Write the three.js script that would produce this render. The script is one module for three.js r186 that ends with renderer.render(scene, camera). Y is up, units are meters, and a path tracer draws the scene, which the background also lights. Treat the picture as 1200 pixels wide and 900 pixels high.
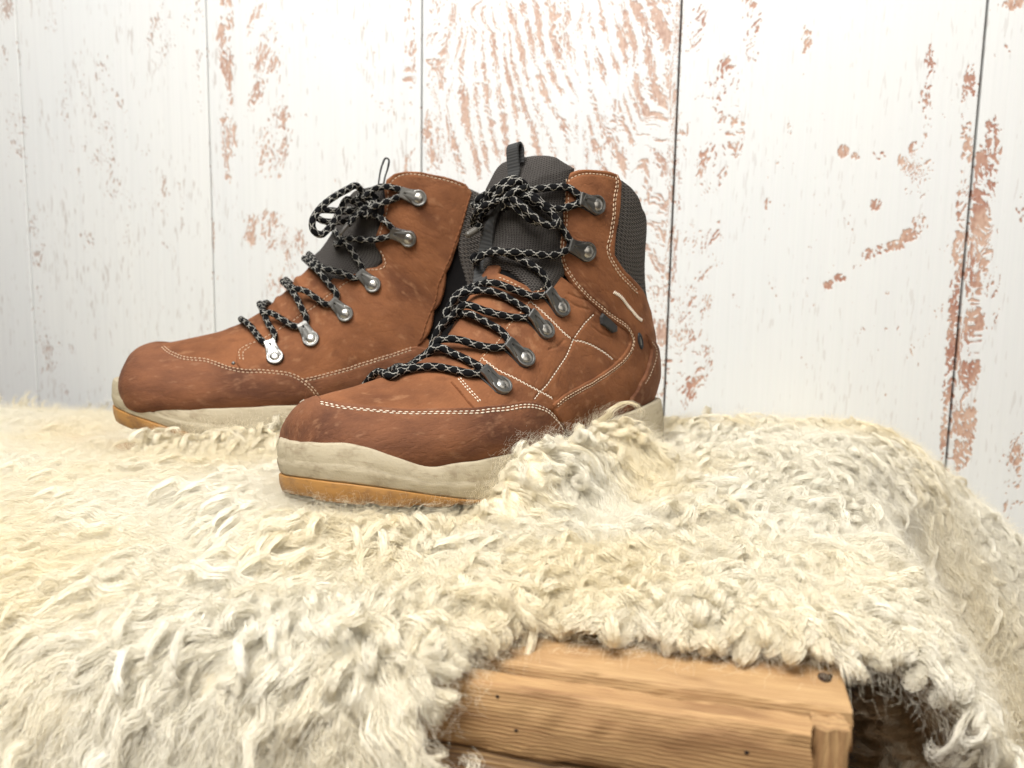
import * as THREE from 'three';
import { mergeGeometries, mergeVertices, toCreasedNormals } from 'three/addons/utils/BufferGeometryUtils.js';
import { ImprovedNoise } from 'three/addons/math/ImprovedNoise.js';
import { RectAreaLightUniformsLib } from 'three/addons/lights/RectAreaLightUniformsLib.js';
import { MeshBVH } from 'three-mesh-bvh';

// ---------- camera, light, exposure ----------
const scene = new THREE.Scene();
const CAM_H = 0.125;
const camera = new THREE.PerspectiveCamera(50, 4 / 3, 0.02, 12);
camera.rotation.order = 'YXZ';
camera.position.set(0, CAM_H, 0);
camera.rotation.set(-7.6 * Math.PI / 180, 0, 1.1 * Math.PI / 180);
camera.updateMatrixWorld(true);
camera.focus = 0.40;
camera.userData.fStop = 11;
RectAreaLightUniformsLib.init();
function areaLight(x, y, z, tx, ty, tz, w, h, color, intensity) {
  const l = new THREE.RectAreaLight(color, intensity, w, h); l.position.set(x, y, z); l.lookAt(tx, ty, tz); l.name = 'unseen_area_light'; scene.add(l); return l;
}
areaLight(-0.30, 1.08, 0.14, 0.0, 0.0, -0.42, 0.68, 0.68, new THREE.Color(1.0, 0.98, 0.95), 16.5);   // soft window-like light high up in front
areaLight(0.8, 0.75, 1.1, 0.0, 0.0, -0.4, 1.6, 1.2, new THREE.Color(1.0, 0.94, 0.85), 1.25);         // unseen fill lamp, added for the pale room behind the camera
areaLight(0.0, 1.9, -0.1, 0.0, 0.0, -0.4, 2.2, 1.6, new THREE.Color(0.97, 0.98, 1.0), 0.65);          // unseen overhead fill lamp, added for light off the ceiling
const renderer = new THREE.WebGLRenderer({ antialias: true });
renderer.toneMapping = THREE.LinearToneMapping;
renderer.toneMappingExposure = 1.1;
renderer.shadowMap.enabled = true;
scene.background = new THREE.Color(0.03, 0.03, 0.03);
// ---------- helpers ----------
const V3 = (x, y, z) => new THREE.Vector3(x, y, z);
function rng(seed) { let s = seed >>> 0; return () => { s = (s + 0x6d2b79f5) | 0; let t = Math.imul(s ^ (s >>> 15), 1 | s); t = (t + Math.imul(t ^ (t >>> 7), 61 | t)) ^ t; return ((t ^ (t >>> 14)) >>> 0) / 4294967296; }; }
const perlin = new ImprovedNoise();
const fbm = (x, y, z, o = 4) => { let a = 0, w = 0.5; for (let i = 0; i < o; i++) { a += w * perlin.noise(x, y, z); x *= 2.03; y *= 2.03; z *= 2.03; w *= 0.5; } return a; };
const clamp = (x, a = 0, b = 1) => Math.min(b, Math.max(a, x));
const sstep = (a, b, x) => { const t = clamp((x - a) / (b - a)); return t * t * (3 - 2 * t); };
const mix = (a, b, t) => a + (b - a) * t;
// the viewing ray through a point of the 1200 x 900 photograph, for reading positions off it
const FPX = 450 / Math.tan(25 * Math.PI / 180);
function pxRay(px, py) {
  const d = V3((px - 600) / FPX, -(py - 450) / FPX, -1).applyQuaternion(camera.quaternion).normalize();
  return new THREE.Ray(V3(0, CAM_H, 0), d);
}
const onPlane = (px, py, plane) => pxRay(px, py).intersectPlane(plane, V3());
const onGround = (px, py, y = 0) => onPlane(px, py, new THREE.Plane(V3(0, 1, 0), -y));
function atDist(px, py, d) { const r = pxRay(px, py); return r.origin.clone().addScaledVector(r.direction, d); }
const toPx = (p) => { const v = p.clone().project(camera); return [600 + v.x * 600, 450 - v.y * 450]; };
const names = new Map();
function numbered(n) { const k = names.get(n) || 0; names.set(n, k + 1); return k ? `${n}_${String(k).padStart(3, '0')}` : n; }
function thing(name, label, category, group, kind) {
  const o = new THREE.Group(); o.name = numbered(name); scene.add(o);
  if (label) o.userData.label = label; if (category) o.userData.category = category;
  if (group) o.userData.group = group; if (kind) o.userData.kind = kind;
  return o;
}
function part(name, geo, mat, parent, extra) {
  const m = new THREE.Mesh(geo, mat); m.name = name; m.castShadow = m.receiveShadow = true; parent.add(m);
  if (extra) Object.assign(m.userData, extra);
  return m;
}
function geoFrom(pos, idx, uv, nor, col) {
  const g = new THREE.BufferGeometry();
  g.setAttribute('position', new THREE.Float32BufferAttribute(pos, 3));
  if (uv) g.setAttribute('uv', new THREE.Float32BufferAttribute(uv, 2));
  if (col) g.setAttribute('color', new THREE.Float32BufferAttribute(col, 3));
  g.setIndex(idx);
  if (nor) g.setAttribute('normal', new THREE.Float32BufferAttribute(nor, 3)); else g.computeVertexNormals();
  return g;
}
// Catmull-Rom through rows of numbers
function spline(rows) {
  const n = rows.length, w = rows[0].length;
  return (t) => {
    const x = clamp(t) * (n - 1), i = Math.min(n - 2, Math.floor(x)), f = x - i, r = [];
    const a = rows[Math.max(0, i - 1)], b = rows[i], c = rows[i + 1], d = rows[Math.min(n - 1, i + 2)];
    for (let k = 0; k < w; k++) r.push(0.5 * (2 * b[k] + (c[k] - a[k]) * f + (2 * a[k] - 5 * b[k] + 4 * c[k] - d[k]) * f * f + (3 * b[k] - a[k] - 3 * c[k] + d[k]) * f * f * f));
    return r;
  };
}
// ---------- procedural materials ----------
function dataTex(w, h, f, srgb = true) {            // f(x, y) -> [r, g, b] 0..1 (already display-coded when srgb)
  const a = new Uint8Array(w * h * 4);
  for (let y = 0; y < h; y++) for (let x = 0; x < w; x++) { const c = f(x, y), k = (y * w + x) * 4; a[k] = clamp(c[0]) * 255; a[k + 1] = clamp(c[1]) * 255; a[k + 2] = clamp(c[2]) * 255; a[k + 3] = 255; }
  const t = new THREE.DataTexture(a, w, h, THREE.RGBAFormat, THREE.UnsignedByteType);
  t.magFilter = THREE.LinearFilter; t.minFilter = THREE.LinearMipmapLinearFilter; t.wrapS = t.wrapT = THREE.RepeatWrapping;
  if (srgb) t.colorSpace = THREE.SRGBColorSpace; t.needsUpdate = true; return t;
}
const enc = (c) => c.map((x) => { x = clamp(x); return x <= 0.0031308 ? 12.92 * x : 1.055 * Math.pow(x, 1 / 2.4) - 0.055; });   // linear -> sRGB
const lerp3 = (a, b, t) => [mix(a[0], b[0], t), mix(a[1], b[1], t), mix(a[2], b[2], t)];
function leatherMaterial(seed, tan, scuff, pale) {   // nubuck: mottled nap, rubbed lighter and darker patches, fine grain
  const map = dataTex(768, 768, (x, y) => {
    const X = x / 768 * 18, Y = y / 768 * 15, a = fbm(X + seed, Y, 3.1, 5), b = fbm(X * 4, Y * 4 + seed, 9.7, 4), c = fbm(X * 0.6, Y * 0.6, seed, 3);
    const g = perlin.noise(x * 0.9, y * 0.9, seed) * 0.5 + perlin.noise(x * 0.37, y * 0.37, seed + 4) * 0.5;
    let col = lerp3(tan, scuff, clamp(0.35 + 1.3 * a + 0.9 * c));
    col = lerp3(col, pale, 0.5 * sstep(0.12, 0.5, b + 0.4 * c));
    col = lerp3(col, scuff, 0.55 * sstep(0.12, 0.45, fbm(X * 1.7 + 7, Y * 1.7, seed + 2, 4)));
    const k = 1 + 0.16 * g; return enc([col[0] * k, col[1] * k, col[2] * k]);
  });
  const bump = dataTex(768, 768, (x, y) => {
    const a = perlin.noise(x * 0.31, y * 0.31, seed), b = perlin.noise(x * 0.8, y * 0.8, seed + 1), c = fbm(x / 768 * 40, y / 768 * 40, seed + 3, 3), w = Math.abs(fbm(x / 768 * 26 + 3, y / 768 * 26, seed + 8, 3));
    const h = 0.5 + 0.12 * a + 0.12 * b + 0.35 * c - 0.25 * Math.exp(-w * 30); return [h, h, h];
  }, false);
  return new THREE.MeshPhysicalMaterial({ map, bumpMap: bump, bumpScale: 0.0006, roughness: 0.82, specularIntensity: 0.45, sheen: 0.25, sheenRoughness: 0.6, sheenColor: new THREE.Color(0.5, 0.3, 0.18) });
}
const M = {};
M.leather = leatherMaterial(5, [0.245, 0.096, 0.040], [0.130, 0.048, 0.021], [0.35, 0.172, 0.085]);
M.toeLeather = leatherMaterial(31, [0.205, 0.083, 0.040], [0.110, 0.044, 0.024], [0.30, 0.15, 0.082]);
M.lining = new THREE.MeshPhysicalMaterial({ color: new THREE.Color(0.012, 0.011, 0.011), roughness: 0.95, specularIntensity: 0.2 });
{
  const w = 64, h = 64, knit = (x, y) => { const r = Math.floor(x / 32), xx = ((y + r * 32) % 64) / 64, yy = (x % 32) / 32; const d = Math.max(Math.abs(xx - 0.5) * 2, 0) ** 6 + Math.abs(yy - 0.5) * 2; return clamp(1.15 - d); };
  const nz = (x, y) => perlin.noise(x * 0.5, y * 0.5, 2.2);
  const map = dataTex(w, h, (x, y) => enc(lerp3([0.030, 0.027, 0.025], [0.21, 0.187, 0.166], Math.pow(knit(x, y), 1.3) * (0.85 + 0.3 * nz(x, y))))), bump = dataTex(w, h, (x, y) => { const k = knit(x, y); return [k, k, k]; }, false);
  map.repeat.set(125, 62); bump.repeat.set(125, 62);
  M.knit = new THREE.MeshPhysicalMaterial({ specularIntensity: 0.25, map, bumpMap: bump, bumpScale: 0.0007, roughness: 0.95 });
  const m2 = map.clone(), b2 = bump.clone(); m2.repeat.set(170, 95); b2.repeat.set(170, 95); m2.needsUpdate = b2.needsUpdate = true;
  M.knitFine = new THREE.MeshPhysicalMaterial({ specularIntensity: 0.25, map: m2, bumpMap: b2, bumpScale: 0.0005, roughness: 0.95, color: new THREE.Color(0.85, 0.86, 0.88) });
}
{
  const web = dataTex(32, 64, (x, y) => { const k = 0.5 + 0.5 * Math.cos(y / 64 * Math.PI * 8), e = 0.8 + 0.2 * perlin.noise(x * 0.6, y * 0.6, 1); return enc([0.055 * (0.75 + 0.5 * k) * e, 0.055 * (0.75 + 0.5 * k) * e, 0.054 * (0.75 + 0.5 * k) * e]); });
  const wb = dataTex(32, 64, (x, y) => { const k = 0.5 + 0.5 * Math.cos(y / 64 * Math.PI * 8); return [k, k, k]; }, false);
  M.webbing = new THREE.MeshStandardMaterial({ map: web, bumpMap: wb, bumpScale: 0.0001, roughness: 0.85 });
}
{
  const lace = (x, y) => {                                        // black braid with a thin pale lattice that steps
    const u = x / 128, v = y / 128, st = 0.035 * Math.sign(Math.sin(u * Math.PI * 8)), d1 = Math.abs(((u - v + st + 1.5) % 1) - 0.5), d2 = Math.abs(((u + v + st + 0.5) % 1) - 0.5);
    return Math.max(sstep(0.055, 0.03, d1), sstep(0.055, 0.03, d2));
  };
  const weave = (x, y) => 0.5 + 0.5 * Math.sin(x * 0.39 * 2) * Math.sin(y * 0.39 * 2);
  const map = dataTex(128, 128, (x, y) => enc(lerp3([0.008, 0.008, 0.009], [0.58, 0.56, 0.50], lace(x, y)).map((c) => c * (0.72 + 0.4 * weave(x, y))))), bump = dataTex(128, 128, (x, y) => { const k = 0.6 * weave(x, y) + 0.4 * lace(x, y); return [k, k, k]; }, false);
  M.lace = new THREE.MeshPhysicalMaterial({ map, bumpMap: bump, bumpScale: 0.0004, roughness: 0.8, specularIntensity: 0.25 });
}
M.thread = new THREE.MeshStandardMaterial({ color: new THREE.Color(0.62, 0.46, 0.31), roughness: 0.75 });
M.paleThread = new THREE.MeshStandardMaterial({ color: new THREE.Color(0.78, 0.68, 0.54), roughness: 0.75 });
{
  const sc = dataTex(256, 256, (x, y) => { const a = fbm(x * 0.05, y * 0.05, 3, 4), s = fbm(x * 0.012, y * 0.3, 8, 3); const k = 0.40 + 0.35 * a + 0.2 * s; return [k, k, k]; }, false);
  M.metal = new THREE.MeshStandardMaterial({ color: new THREE.Color(0.25, 0.245, 0.23), metalness: 1, roughness: 1.0, roughnessMap: sc });
  M.rivet = new THREE.MeshStandardMaterial({ color: new THREE.Color(0.46, 0.44, 0.40), metalness: 1, roughness: 0.85, roughnessMap: sc });
}
M.hookShadeAndEyelet = new THREE.MeshStandardMaterial({ color: new THREE.Color(0.012, 0.012, 0.013), roughness: 0.5 });
{
  const rub = (seed, base, dirt, amt) => dataTex(1024, 256, (x, y) => {
    const a = fbm(x * 0.010 + seed, y * 0.022, 1, 5), b = fbm(x * 0.05, y * 0.09, seed, 4), f = perlin.noise(x * 0.7, y * 0.7, seed + 2), sc = fbm(x * 0.02, y * 0.22, seed + 9, 3);
    const t = amt * sstep(-0.05, 0.45, a + 0.4 * b) + 0.45 * sstep(0.16, 0.34, sc) + 0.5 * sstep(0.62, 0.72, f);
    const c = lerp3(base, dirt, clamp(t)); const k = 1 + 0.08 * f; return enc(c.map((q) => q * k));
  });
  const rb = dataTex(512, 128, (x, y) => { const k = 0.5 + 0.25 * perlin.noise(x * 0.8, y * 0.8, 4) + 0.3 * fbm(x * 0.05, y * 0.3, 6, 3); return [k, k, k]; }, false);
  M.midsole = new THREE.MeshStandardMaterial({ map: rub(3, [0.46, 0.395, 0.275], [0.26, 0.20, 0.125], 0.6), bumpMap: rb, bumpScale: 0.0004, roughness: 0.75 });
  M.gum = new THREE.MeshPhysicalMaterial({ map: rub(41, [0.40, 0.20, 0.055], [0.24, 0.12, 0.045], 0.8), bumpMap: rb, bumpScale: 0.0003, roughness: 0.5 });
}
M.label = new THREE.MeshStandardMaterial({ color: new THREE.Color(0.022, 0.021, 0.02), roughness: 0.7 });
M.aglet = new THREE.MeshStandardMaterial({ color: new THREE.Color(0.10, 0.09, 0.075), roughness: 0.35 });
// ---------- the whitewashed plank wall ----------
const WALL_YAW = 15.5 * Math.PI / 180, wallN = V3(-Math.sin(WALL_YAW), 0, Math.cos(WALL_YAW)), wallR = V3(Math.cos(WALL_YAW), 0, Math.sin(WALL_YAW)), wallO = V3(0, 0, -0.735);
const wallPlane = new THREE.Plane().setFromNormalAndCoplanarPoint(wallN, wallO);
const onWall = (px, py) => { const p = onPlane(px, py, wallPlane).sub(wallO); return [p.dot(wallR), p.y]; };   // metres along the wall, height
const seams = [[18, 45, 470], [240, 253, 400], [494, 494, 200], [797, 780, 470], [1158, 1110, 530]].map(([a, b, y]) => (onWall(a, 4)[0] + onWall(b, y)[0]) / 2);
seams.unshift(seams[0] - 0.20); seams.push(seams[5] + 0.20);
// worn places, read off the photograph: x, y, half width, half height, share of bare wood, lean of the grain, streakiness
const WORN = [
  [4, 8, 14, 18, 0.6, 0, 0], [2, 66, 8, 14, 0.55, 0, 0], [22, 180, 12, 60, 0.42, 0.1, 0], [40, 270, 14, 90, 0.33, 0, 0], [58, 24, 8, 22, 0.4, 0.1, 0], [110, 130, 34, 60, 0.27, 0, 0], [190, 40, 16, 50, 0.38, 0, 0], [215, 25, 8, 12, 0.4, 0, 0], [150, 230, 40, 60, 0.24, 0, 0], [200, 250, 14, 50, 0.36, 0, 0], [100, 285, 10, 14, 0.4, 0, 0], [90, 210, 8, 12, 0.35, 0, 0], [60, 420, 30, 40, 0.27, 0, 0],
  [265, 40, 9, 60, 0.58, 0, 0], [268, 160, 8, 60, 0.5, 0, 0], [310, 50, 18, 50, 0.46, -0.3, 0], [315, 140, 22, 70, 0.50, -0.3, 0], [310, 270, 26, 22, 0.52, -0.3, 0], [345, 290, 14, 22, 0.42, 0, 0], [330, 340, 20, 30, 0.36, 0, 0], [360, 60, 12, 60, 0.26, 0, 0], [480, 60, 7, 70, 0.50, -0.1, 0], [476, 160, 8, 60, 0.44, 0, 0], [430, 60, 12, 50, 0.30, 0, 0], [235, 60, 5, 80, 0.40, 0, 0], [455, 140, 14, 40, 0.3, 0, 0],
  [520, 30, 22, 34, 0.50, 0.1, 0.3], [512, 75, 16, 36, 0.55, 0.2, 0.3], [508, 165, 14, 40, 0.52, 0.1, 0.3], [560, 50, 26, 55, 0.50, 0.25, 1], [555, 140, 34, 70, 0.60, 0.28, 1], [600, 110, 36, 80, 0.58, 0.36, 1], [645, 60, 34, 60, 0.60, 0.44, 1], [650, 160, 30, 46, 0.48, 0.40, 1], [700, 50, 30, 60, 0.46, 0.50, 1], [715, 165, 30, 50, 0.62, 0.5, 1], [755, 40, 30, 44, 0.72, 0.55, 1], [765, 110, 26, 44, 0.68, 0.6, 1], [770, 230, 24, 70, 0.60, 0.4, 1], [772, 340, 18, 80, 0.50, 0.2, 0.6], [770, 430, 18, 50, 0.50, 0.1, 0.3], [620, 15, 60, 16, 0.5, 0.4, 1], [792, 90, 5, 120, 0.6, 0, 0], [786, 330, 6, 150, 0.62, 0, 0],
  [812, 30, 14, 30, 0.52, -0.5, 0], [878, 22, 14, 24, 0.56, -0.5, 0], [882, 60, 8, 14, 0.5, 0, 0], [848, 110, 24, 44, 0.45, -0.3, 0], [862, 160, 12, 26, 0.55, -0.4, 0], [835, 190, 18, 34, 0.46, -0.3, 0], [800, 160, 8, 30, 0.42, 0, 0], [822, 290, 24, 50, 0.40, -0.4, 0], [812, 390, 24, 70, 0.48, -0.4, 0], [800, 460, 18, 40, 0.5, 0, 0], [945, 45, 6, 20, 0.52, -0.3, 0], [916, 190, 7, 8, 0.5, 0, 0], [1086, 110, 8, 60, 0.50, 0, 0], [1076, 210, 16, 24, 0.50, -0.5, 0], 
  [924, 150, 5, 10, 0.66, 0, 0], [988, 178, 6, 8, 0.66, 0, 0], [1002, 184, 5, 5, 0.6, 0, 0], [1030, 182, 9, 5, 0.62, 0, 0], [1056, 190, 6, 9, 0.66, 0, 0], [1064, 196, 9, 8, 0.66, 0, 0], [1070, 176, 5, 10, 0.62, 0, 0], [1082, 212, 10, 10, 0.6, 0, 0], [1086, 150, 6, 14, 0.62, 0, 0], [1078, 262, 9, 12, 0.76, 0, 0], [1066, 276, 10, 8, 0.66, 0, 0], [1050, 288, 10, 6, 0.68, 0, 0], [1034, 292, 9, 6, 0.66, 0, 0], [1018, 298, 8, 6, 0.66, 0, 0], [1004, 312, 6, 5, 0.56, 0, 0], [984, 326, 7, 5, 0.66, 0, 0], [972, 334, 7, 5, 0.68, 0, 0], [1026, 240, 7, 7, 0.58, 0, 0], [898, 238, 5, 7, 0.6, 0, 0],
  [1134, 120, 7, 50, 0.60, 0, 0], [1130, 210, 7, 60, 0.70, 0, 0], [1122, 320, 8, 70, 0.62, 0, 0], [1116, 420, 8, 80, 0.68, 0, 0], [1110, 510, 8, 50, 0.66, 0, 0], [1155, 210, 14, 60, 0.74, 0.3, 0], [1146, 300, 14, 60, 0.76, 0.2, 0], [1138, 410, 13, 60, 0.78, 0.2, 0], [1130, 500, 13, 50, 0.76, 0.2, 0], [1172, 70, 12, 30, 0.46, 0, 0], [1190, 4, 14, 8, 0.6, 0, 0], [1160, 350, 14, 60, 0.36, 0, 0], [1185, 560, 18, 40, 0.55, -0.3, 0], [1198, 250, 8, 60, 0.3, 0, 0], [1050, 400, 60, 80, 0.16, 0, 0], [940, 260, 60, 120, 0.15, 0, 0],
].map(([x, y, w, h, d, lean, str]) => { const [s, t] = onWall(x, y), [s1] = onWall(x + w, y), [, t1] = onWall(x, y + h); return [s, t, Math.abs(s1 - s), Math.abs(t1 - t), d * (str ? 0.98 : 0.88), lean, str]; });
const wall = thing('wall', null, null, null, 'structure');
{
  const Y0 = -0.42, Y1 = 0.62, base = 0.0;
  for (let k = 0; k < seams.length - 1; k++) {
    const a = seams[k] + [0.0003, 0.0003, 0.0003, 0.0004, 0.0005, 0.0006][k], b = seams[k + 1] - [0.0003, 0.0003, 0.0004, 0.0005, 0.0006, 0.0004][k], w = b - a, seed = 11 + k * 7.3, TW = 400, TH = 900, TY = -0.16, H = 0.62;
    const near = WORN.filter((q) => q[0] > a - 0.03 && q[0] < b + 0.03), bare = new Float32Array(TW * TH), warm = k > 3 ? 1 : k > 1 ? 0.55 : 0.2;
    for (let y = 0; y < TH; y++) for (let x = 0; x < TW; x++) {
      const s = a + (x + 0.5) / TW * w, t = TY + (y + 0.5) / TH * H;
      let dens = 0.03, lean = 0, str = 0, lw = 0;
      for (const q of near) { const u = (s - q[0]) / q[2], v = (t - q[1]) / q[3], r = u * u + v * v; if (r < 2.2) { const m = q[4] * (1 - sstep(0.55, 2.2, r)); if (m > dens) { dens = m; } const ww = (2.2 - r); lean += q[5] * ww; str += q[6] * ww; lw += ww; } }
      if (lw) { lean /= lw; str /= lw; }
      const ed = Math.min(s - a, b - s); dens = Math.max(dens, 0.42 * (1 - sstep(0.0008, 0.004, ed)) * (0.6 + 0.8 * perlin.noise(t * 22, k, 3.1)));
      const sx = s + lean * t * 0.9, wob = 0.004 * perlin.noise(s * 60, t * 60, seed), n1 = perlin.noise((sx + wob) * 500, (t + wob) * 210, seed), n2 = perlin.noise((sx + wob) * 1000, t * 560, seed + 4), n3 = perlin.noise(sx * 75, t * 42, seed + 9);
      let n = 0.43 + 0.46 * n1 + 0.26 * n2 + 0.40 * n3;
      if (str > 0.01) { const st = Math.sin((sx + 0.006 * perlin.noise(t * 14, s * 30, seed)) * 2 * Math.PI / 0.0155); n += str * (0.22 * st - 0.10); }
      bare[y * TW + x] = sstep(1.03 - dens - 0.05, 1.03 - dens + 0.05, n);
    }
    const map = dataTex(TW, TH, (x, y) => {
      const s = a + x / TW * w, t = TY + y / TH * H, m = bare[y * TW + x];
      const gr = perlin.noise(s * 420, t * 6, seed + 2), gr2 = perlin.noise(s * 1100, t * 14, seed + 3), cl = fbm(s * 9, t * 4, seed + 6, 3);
      let c = [0.745 + 0.016 * gr + 0.016 * gr2 + 0.04 * cl, 0.755 + 0.016 * gr + 0.016 * gr2 + 0.03 * cl, 0.742 + 0.016 * gr + 0.016 * gr2 + 0.01 * cl];
      if (k < 3) c = lerp3(c, [0.66, 0.665, 0.66], 0.22 * sstep(0.10, 0.5, perlin.noise(s * 260, t * 9, seed + 12)));
      const fk = perlin.noise(s * 620, t * 85, seed + 21) + 0.5 * perlin.noise(s * 190, t * 30, seed + 22); c = lerp3(c, [0.50, 0.455, 0.42], (k < 3 ? 0.6 : 0.32) * sstep(0.50, 0.70, fk + 0.35 * perlin.noise(s * 24, t * 12, seed + 23)));
      const v = perlin.noise(s * 500, t * 260, seed + 5), v2 = perlin.noise(s * 60, t * 30, seed + 8);
      let wood = lerp3([0.60, 0.41, 0.31], [0.38, 0.20, 0.14], clamp(0.35 + 0.8 * v + 0.4 * v2)); if (k > 3) wood = lerp3(wood, [0.34, 0.125, 0.085], 0.5 * clamp(0.5 + v2 * 1.5)); if (k < 2) wood = lerp3(wood, [0.42, 0.36, 0.33], 0.5);
      const edge = m > 0.05 && m < 0.95 ? 0.25 : 0; wood = lerp3(wood, [0.20, 0.10, 0.07], edge);
      return enc(lerp3(c, wood, m * (0.80 + 0.2 * warm)));
    });
    const bump = dataTex(TW, TH, (x, y) => { const s = a + x / TW * w, t = TY + y / TH * H, m = bare[y * TW + x], g = 0.75 - 0.6 * m + 0.05 * perlin.noise(s * 420, t * 6, seed + 2) + 0.03 * perlin.noise(s * 1100, t * 14, seed + 3); return [g, g, g]; }, false);
    map.wrapS = map.wrapT = bump.wrapS = bump.wrapT = THREE.ClampToEdgeWrapping;
    const mat = new THREE.MeshStandardMaterial({ map, bumpMap: bump, bumpScale: 0.0007, roughness: 0.62 });
    const sh = new THREE.Shape(), e = 0.0011; sh.moveTo(a + e, Y0); sh.lineTo(b - e, Y0); sh.lineTo(b - e, Y1); sh.lineTo(a + e, Y1); sh.closePath();
    const g = new THREE.ExtrudeGeometry(sh, { depth: 0.010, bevelEnabled: true, bevelThickness: e, bevelSize: e * 0.75, bevelSegments: 2 }); g.translate(0, 0, -0.010 - e);
    const p = g.attributes.position, u = g.attributes.uv; for (let i = 0; i < p.count; i++) u.setXY(i, (p.getX(i) - a) / w, (p.getY(i) - TY) / H);
    part('plank', g, mat, wall);
    if (k === 1) for (const d of [1, 2, 3]) part('plank', g, mat, wall).position.x = seams[0] - seams[2] - (d - 1) * (w + 0.0008);
    if (k === 4) for (const d of [1, 2]) part('plank', g, mat, wall).position.x = seams[6] - seams[4] + (d - 1) * (w + 0.0008);
  }
  const back = part('backing_board', new THREE.BoxGeometry(2.5, 1.04, 0.006), new THREE.MeshStandardMaterial({ color: new THREE.Color(0.22, 0.10, 0.075), roughness: 0.95 }), wall); back.position.set((seams[0] + seams[6]) / 2, (Y0 + Y1) / 2, -0.020);
  wall.position.copy(wallO); wall.rotation.y = -WALL_YAW;
}
// ---------- the wooden crate ----------
const C0 = onGround(1003, 842, 0), crE = V3(0.968, 0, 0.251).normalize(), crB = V3(0.251, 0, -0.968).normalize();   // right front corner of its top; along the front to the right; backwards
const crate = thing('wooden_crate', 'weathered pine crate of rough boards under the sheepskin', 'crate');
crate.position.set(C0.x, -0.30, C0.z); crate.rotation.y = -Math.atan2(crE.z, crE.x);
function woodMaterial(seed, light, dark, rings, { axis = 1, rough = 0.75, bumpS = 0.0008, knots = [], grey = 0 } = {}) {
  const W = 1024, Hh = 256, hgt = (x, y) => {
    const u = x / W, v = y / Hh; let d = 0; for (const [ku, kv, kr] of knots) { const q = Math.hypot((u - ku) * 4, v - kv) / kr; d += 0.5 * Math.exp(-q * q); }
    return v * rings + 2.2 * fbm(u * 2.2 + seed, v * 0.7, seed, 3) + d * 3 + 0.12 * perlin.noise(u * 60, v * 60, seed);
  };
  const ring = (h) => { const f = ((h % 1) + 1) % 1; return sstep(0.0, 0.65, f) * (1 - sstep(0.86, 1, f)); };
  const map = dataTex(W, Hh, (x, y) => {
    const r = ring(hgt(x, y)), f = perlin.noise(x * 0.03, y * 0.9, seed), f2 = perlin.noise(x * 0.012, y * 0.35, seed + 3), st = fbm(x * 0.008, y * 0.02, seed + 5, 3); let kn = 0;
    for (const [ku, kv, kr] of knots) { const q = Math.hypot((x / W - ku) * 4, y / Hh - kv) / kr; kn = Math.max(kn, 1 - sstep(0.25, 0.5, q)); }
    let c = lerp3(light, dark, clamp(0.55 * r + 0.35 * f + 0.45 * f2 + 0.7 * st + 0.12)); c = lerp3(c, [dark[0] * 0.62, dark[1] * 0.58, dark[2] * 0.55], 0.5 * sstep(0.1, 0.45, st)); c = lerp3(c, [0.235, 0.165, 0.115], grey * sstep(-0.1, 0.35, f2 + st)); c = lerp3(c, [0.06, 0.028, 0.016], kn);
    return enc(c);
  });
  const bump = dataTex(W, Hh, (x, y) => { const k = 0.35 + 0.35 * ring(hgt(x, y)) + 0.2 * perlin.noise(x * 0.03, y * 0.9, seed) + 0.2 * perlin.noise(x * 0.1, y * 1.5, seed + 1); return [k, k, k]; }, false);
  return new THREE.MeshStandardMaterial({ map, bumpMap: bump, bumpScale: bumpS, roughness: rough });
}
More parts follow.
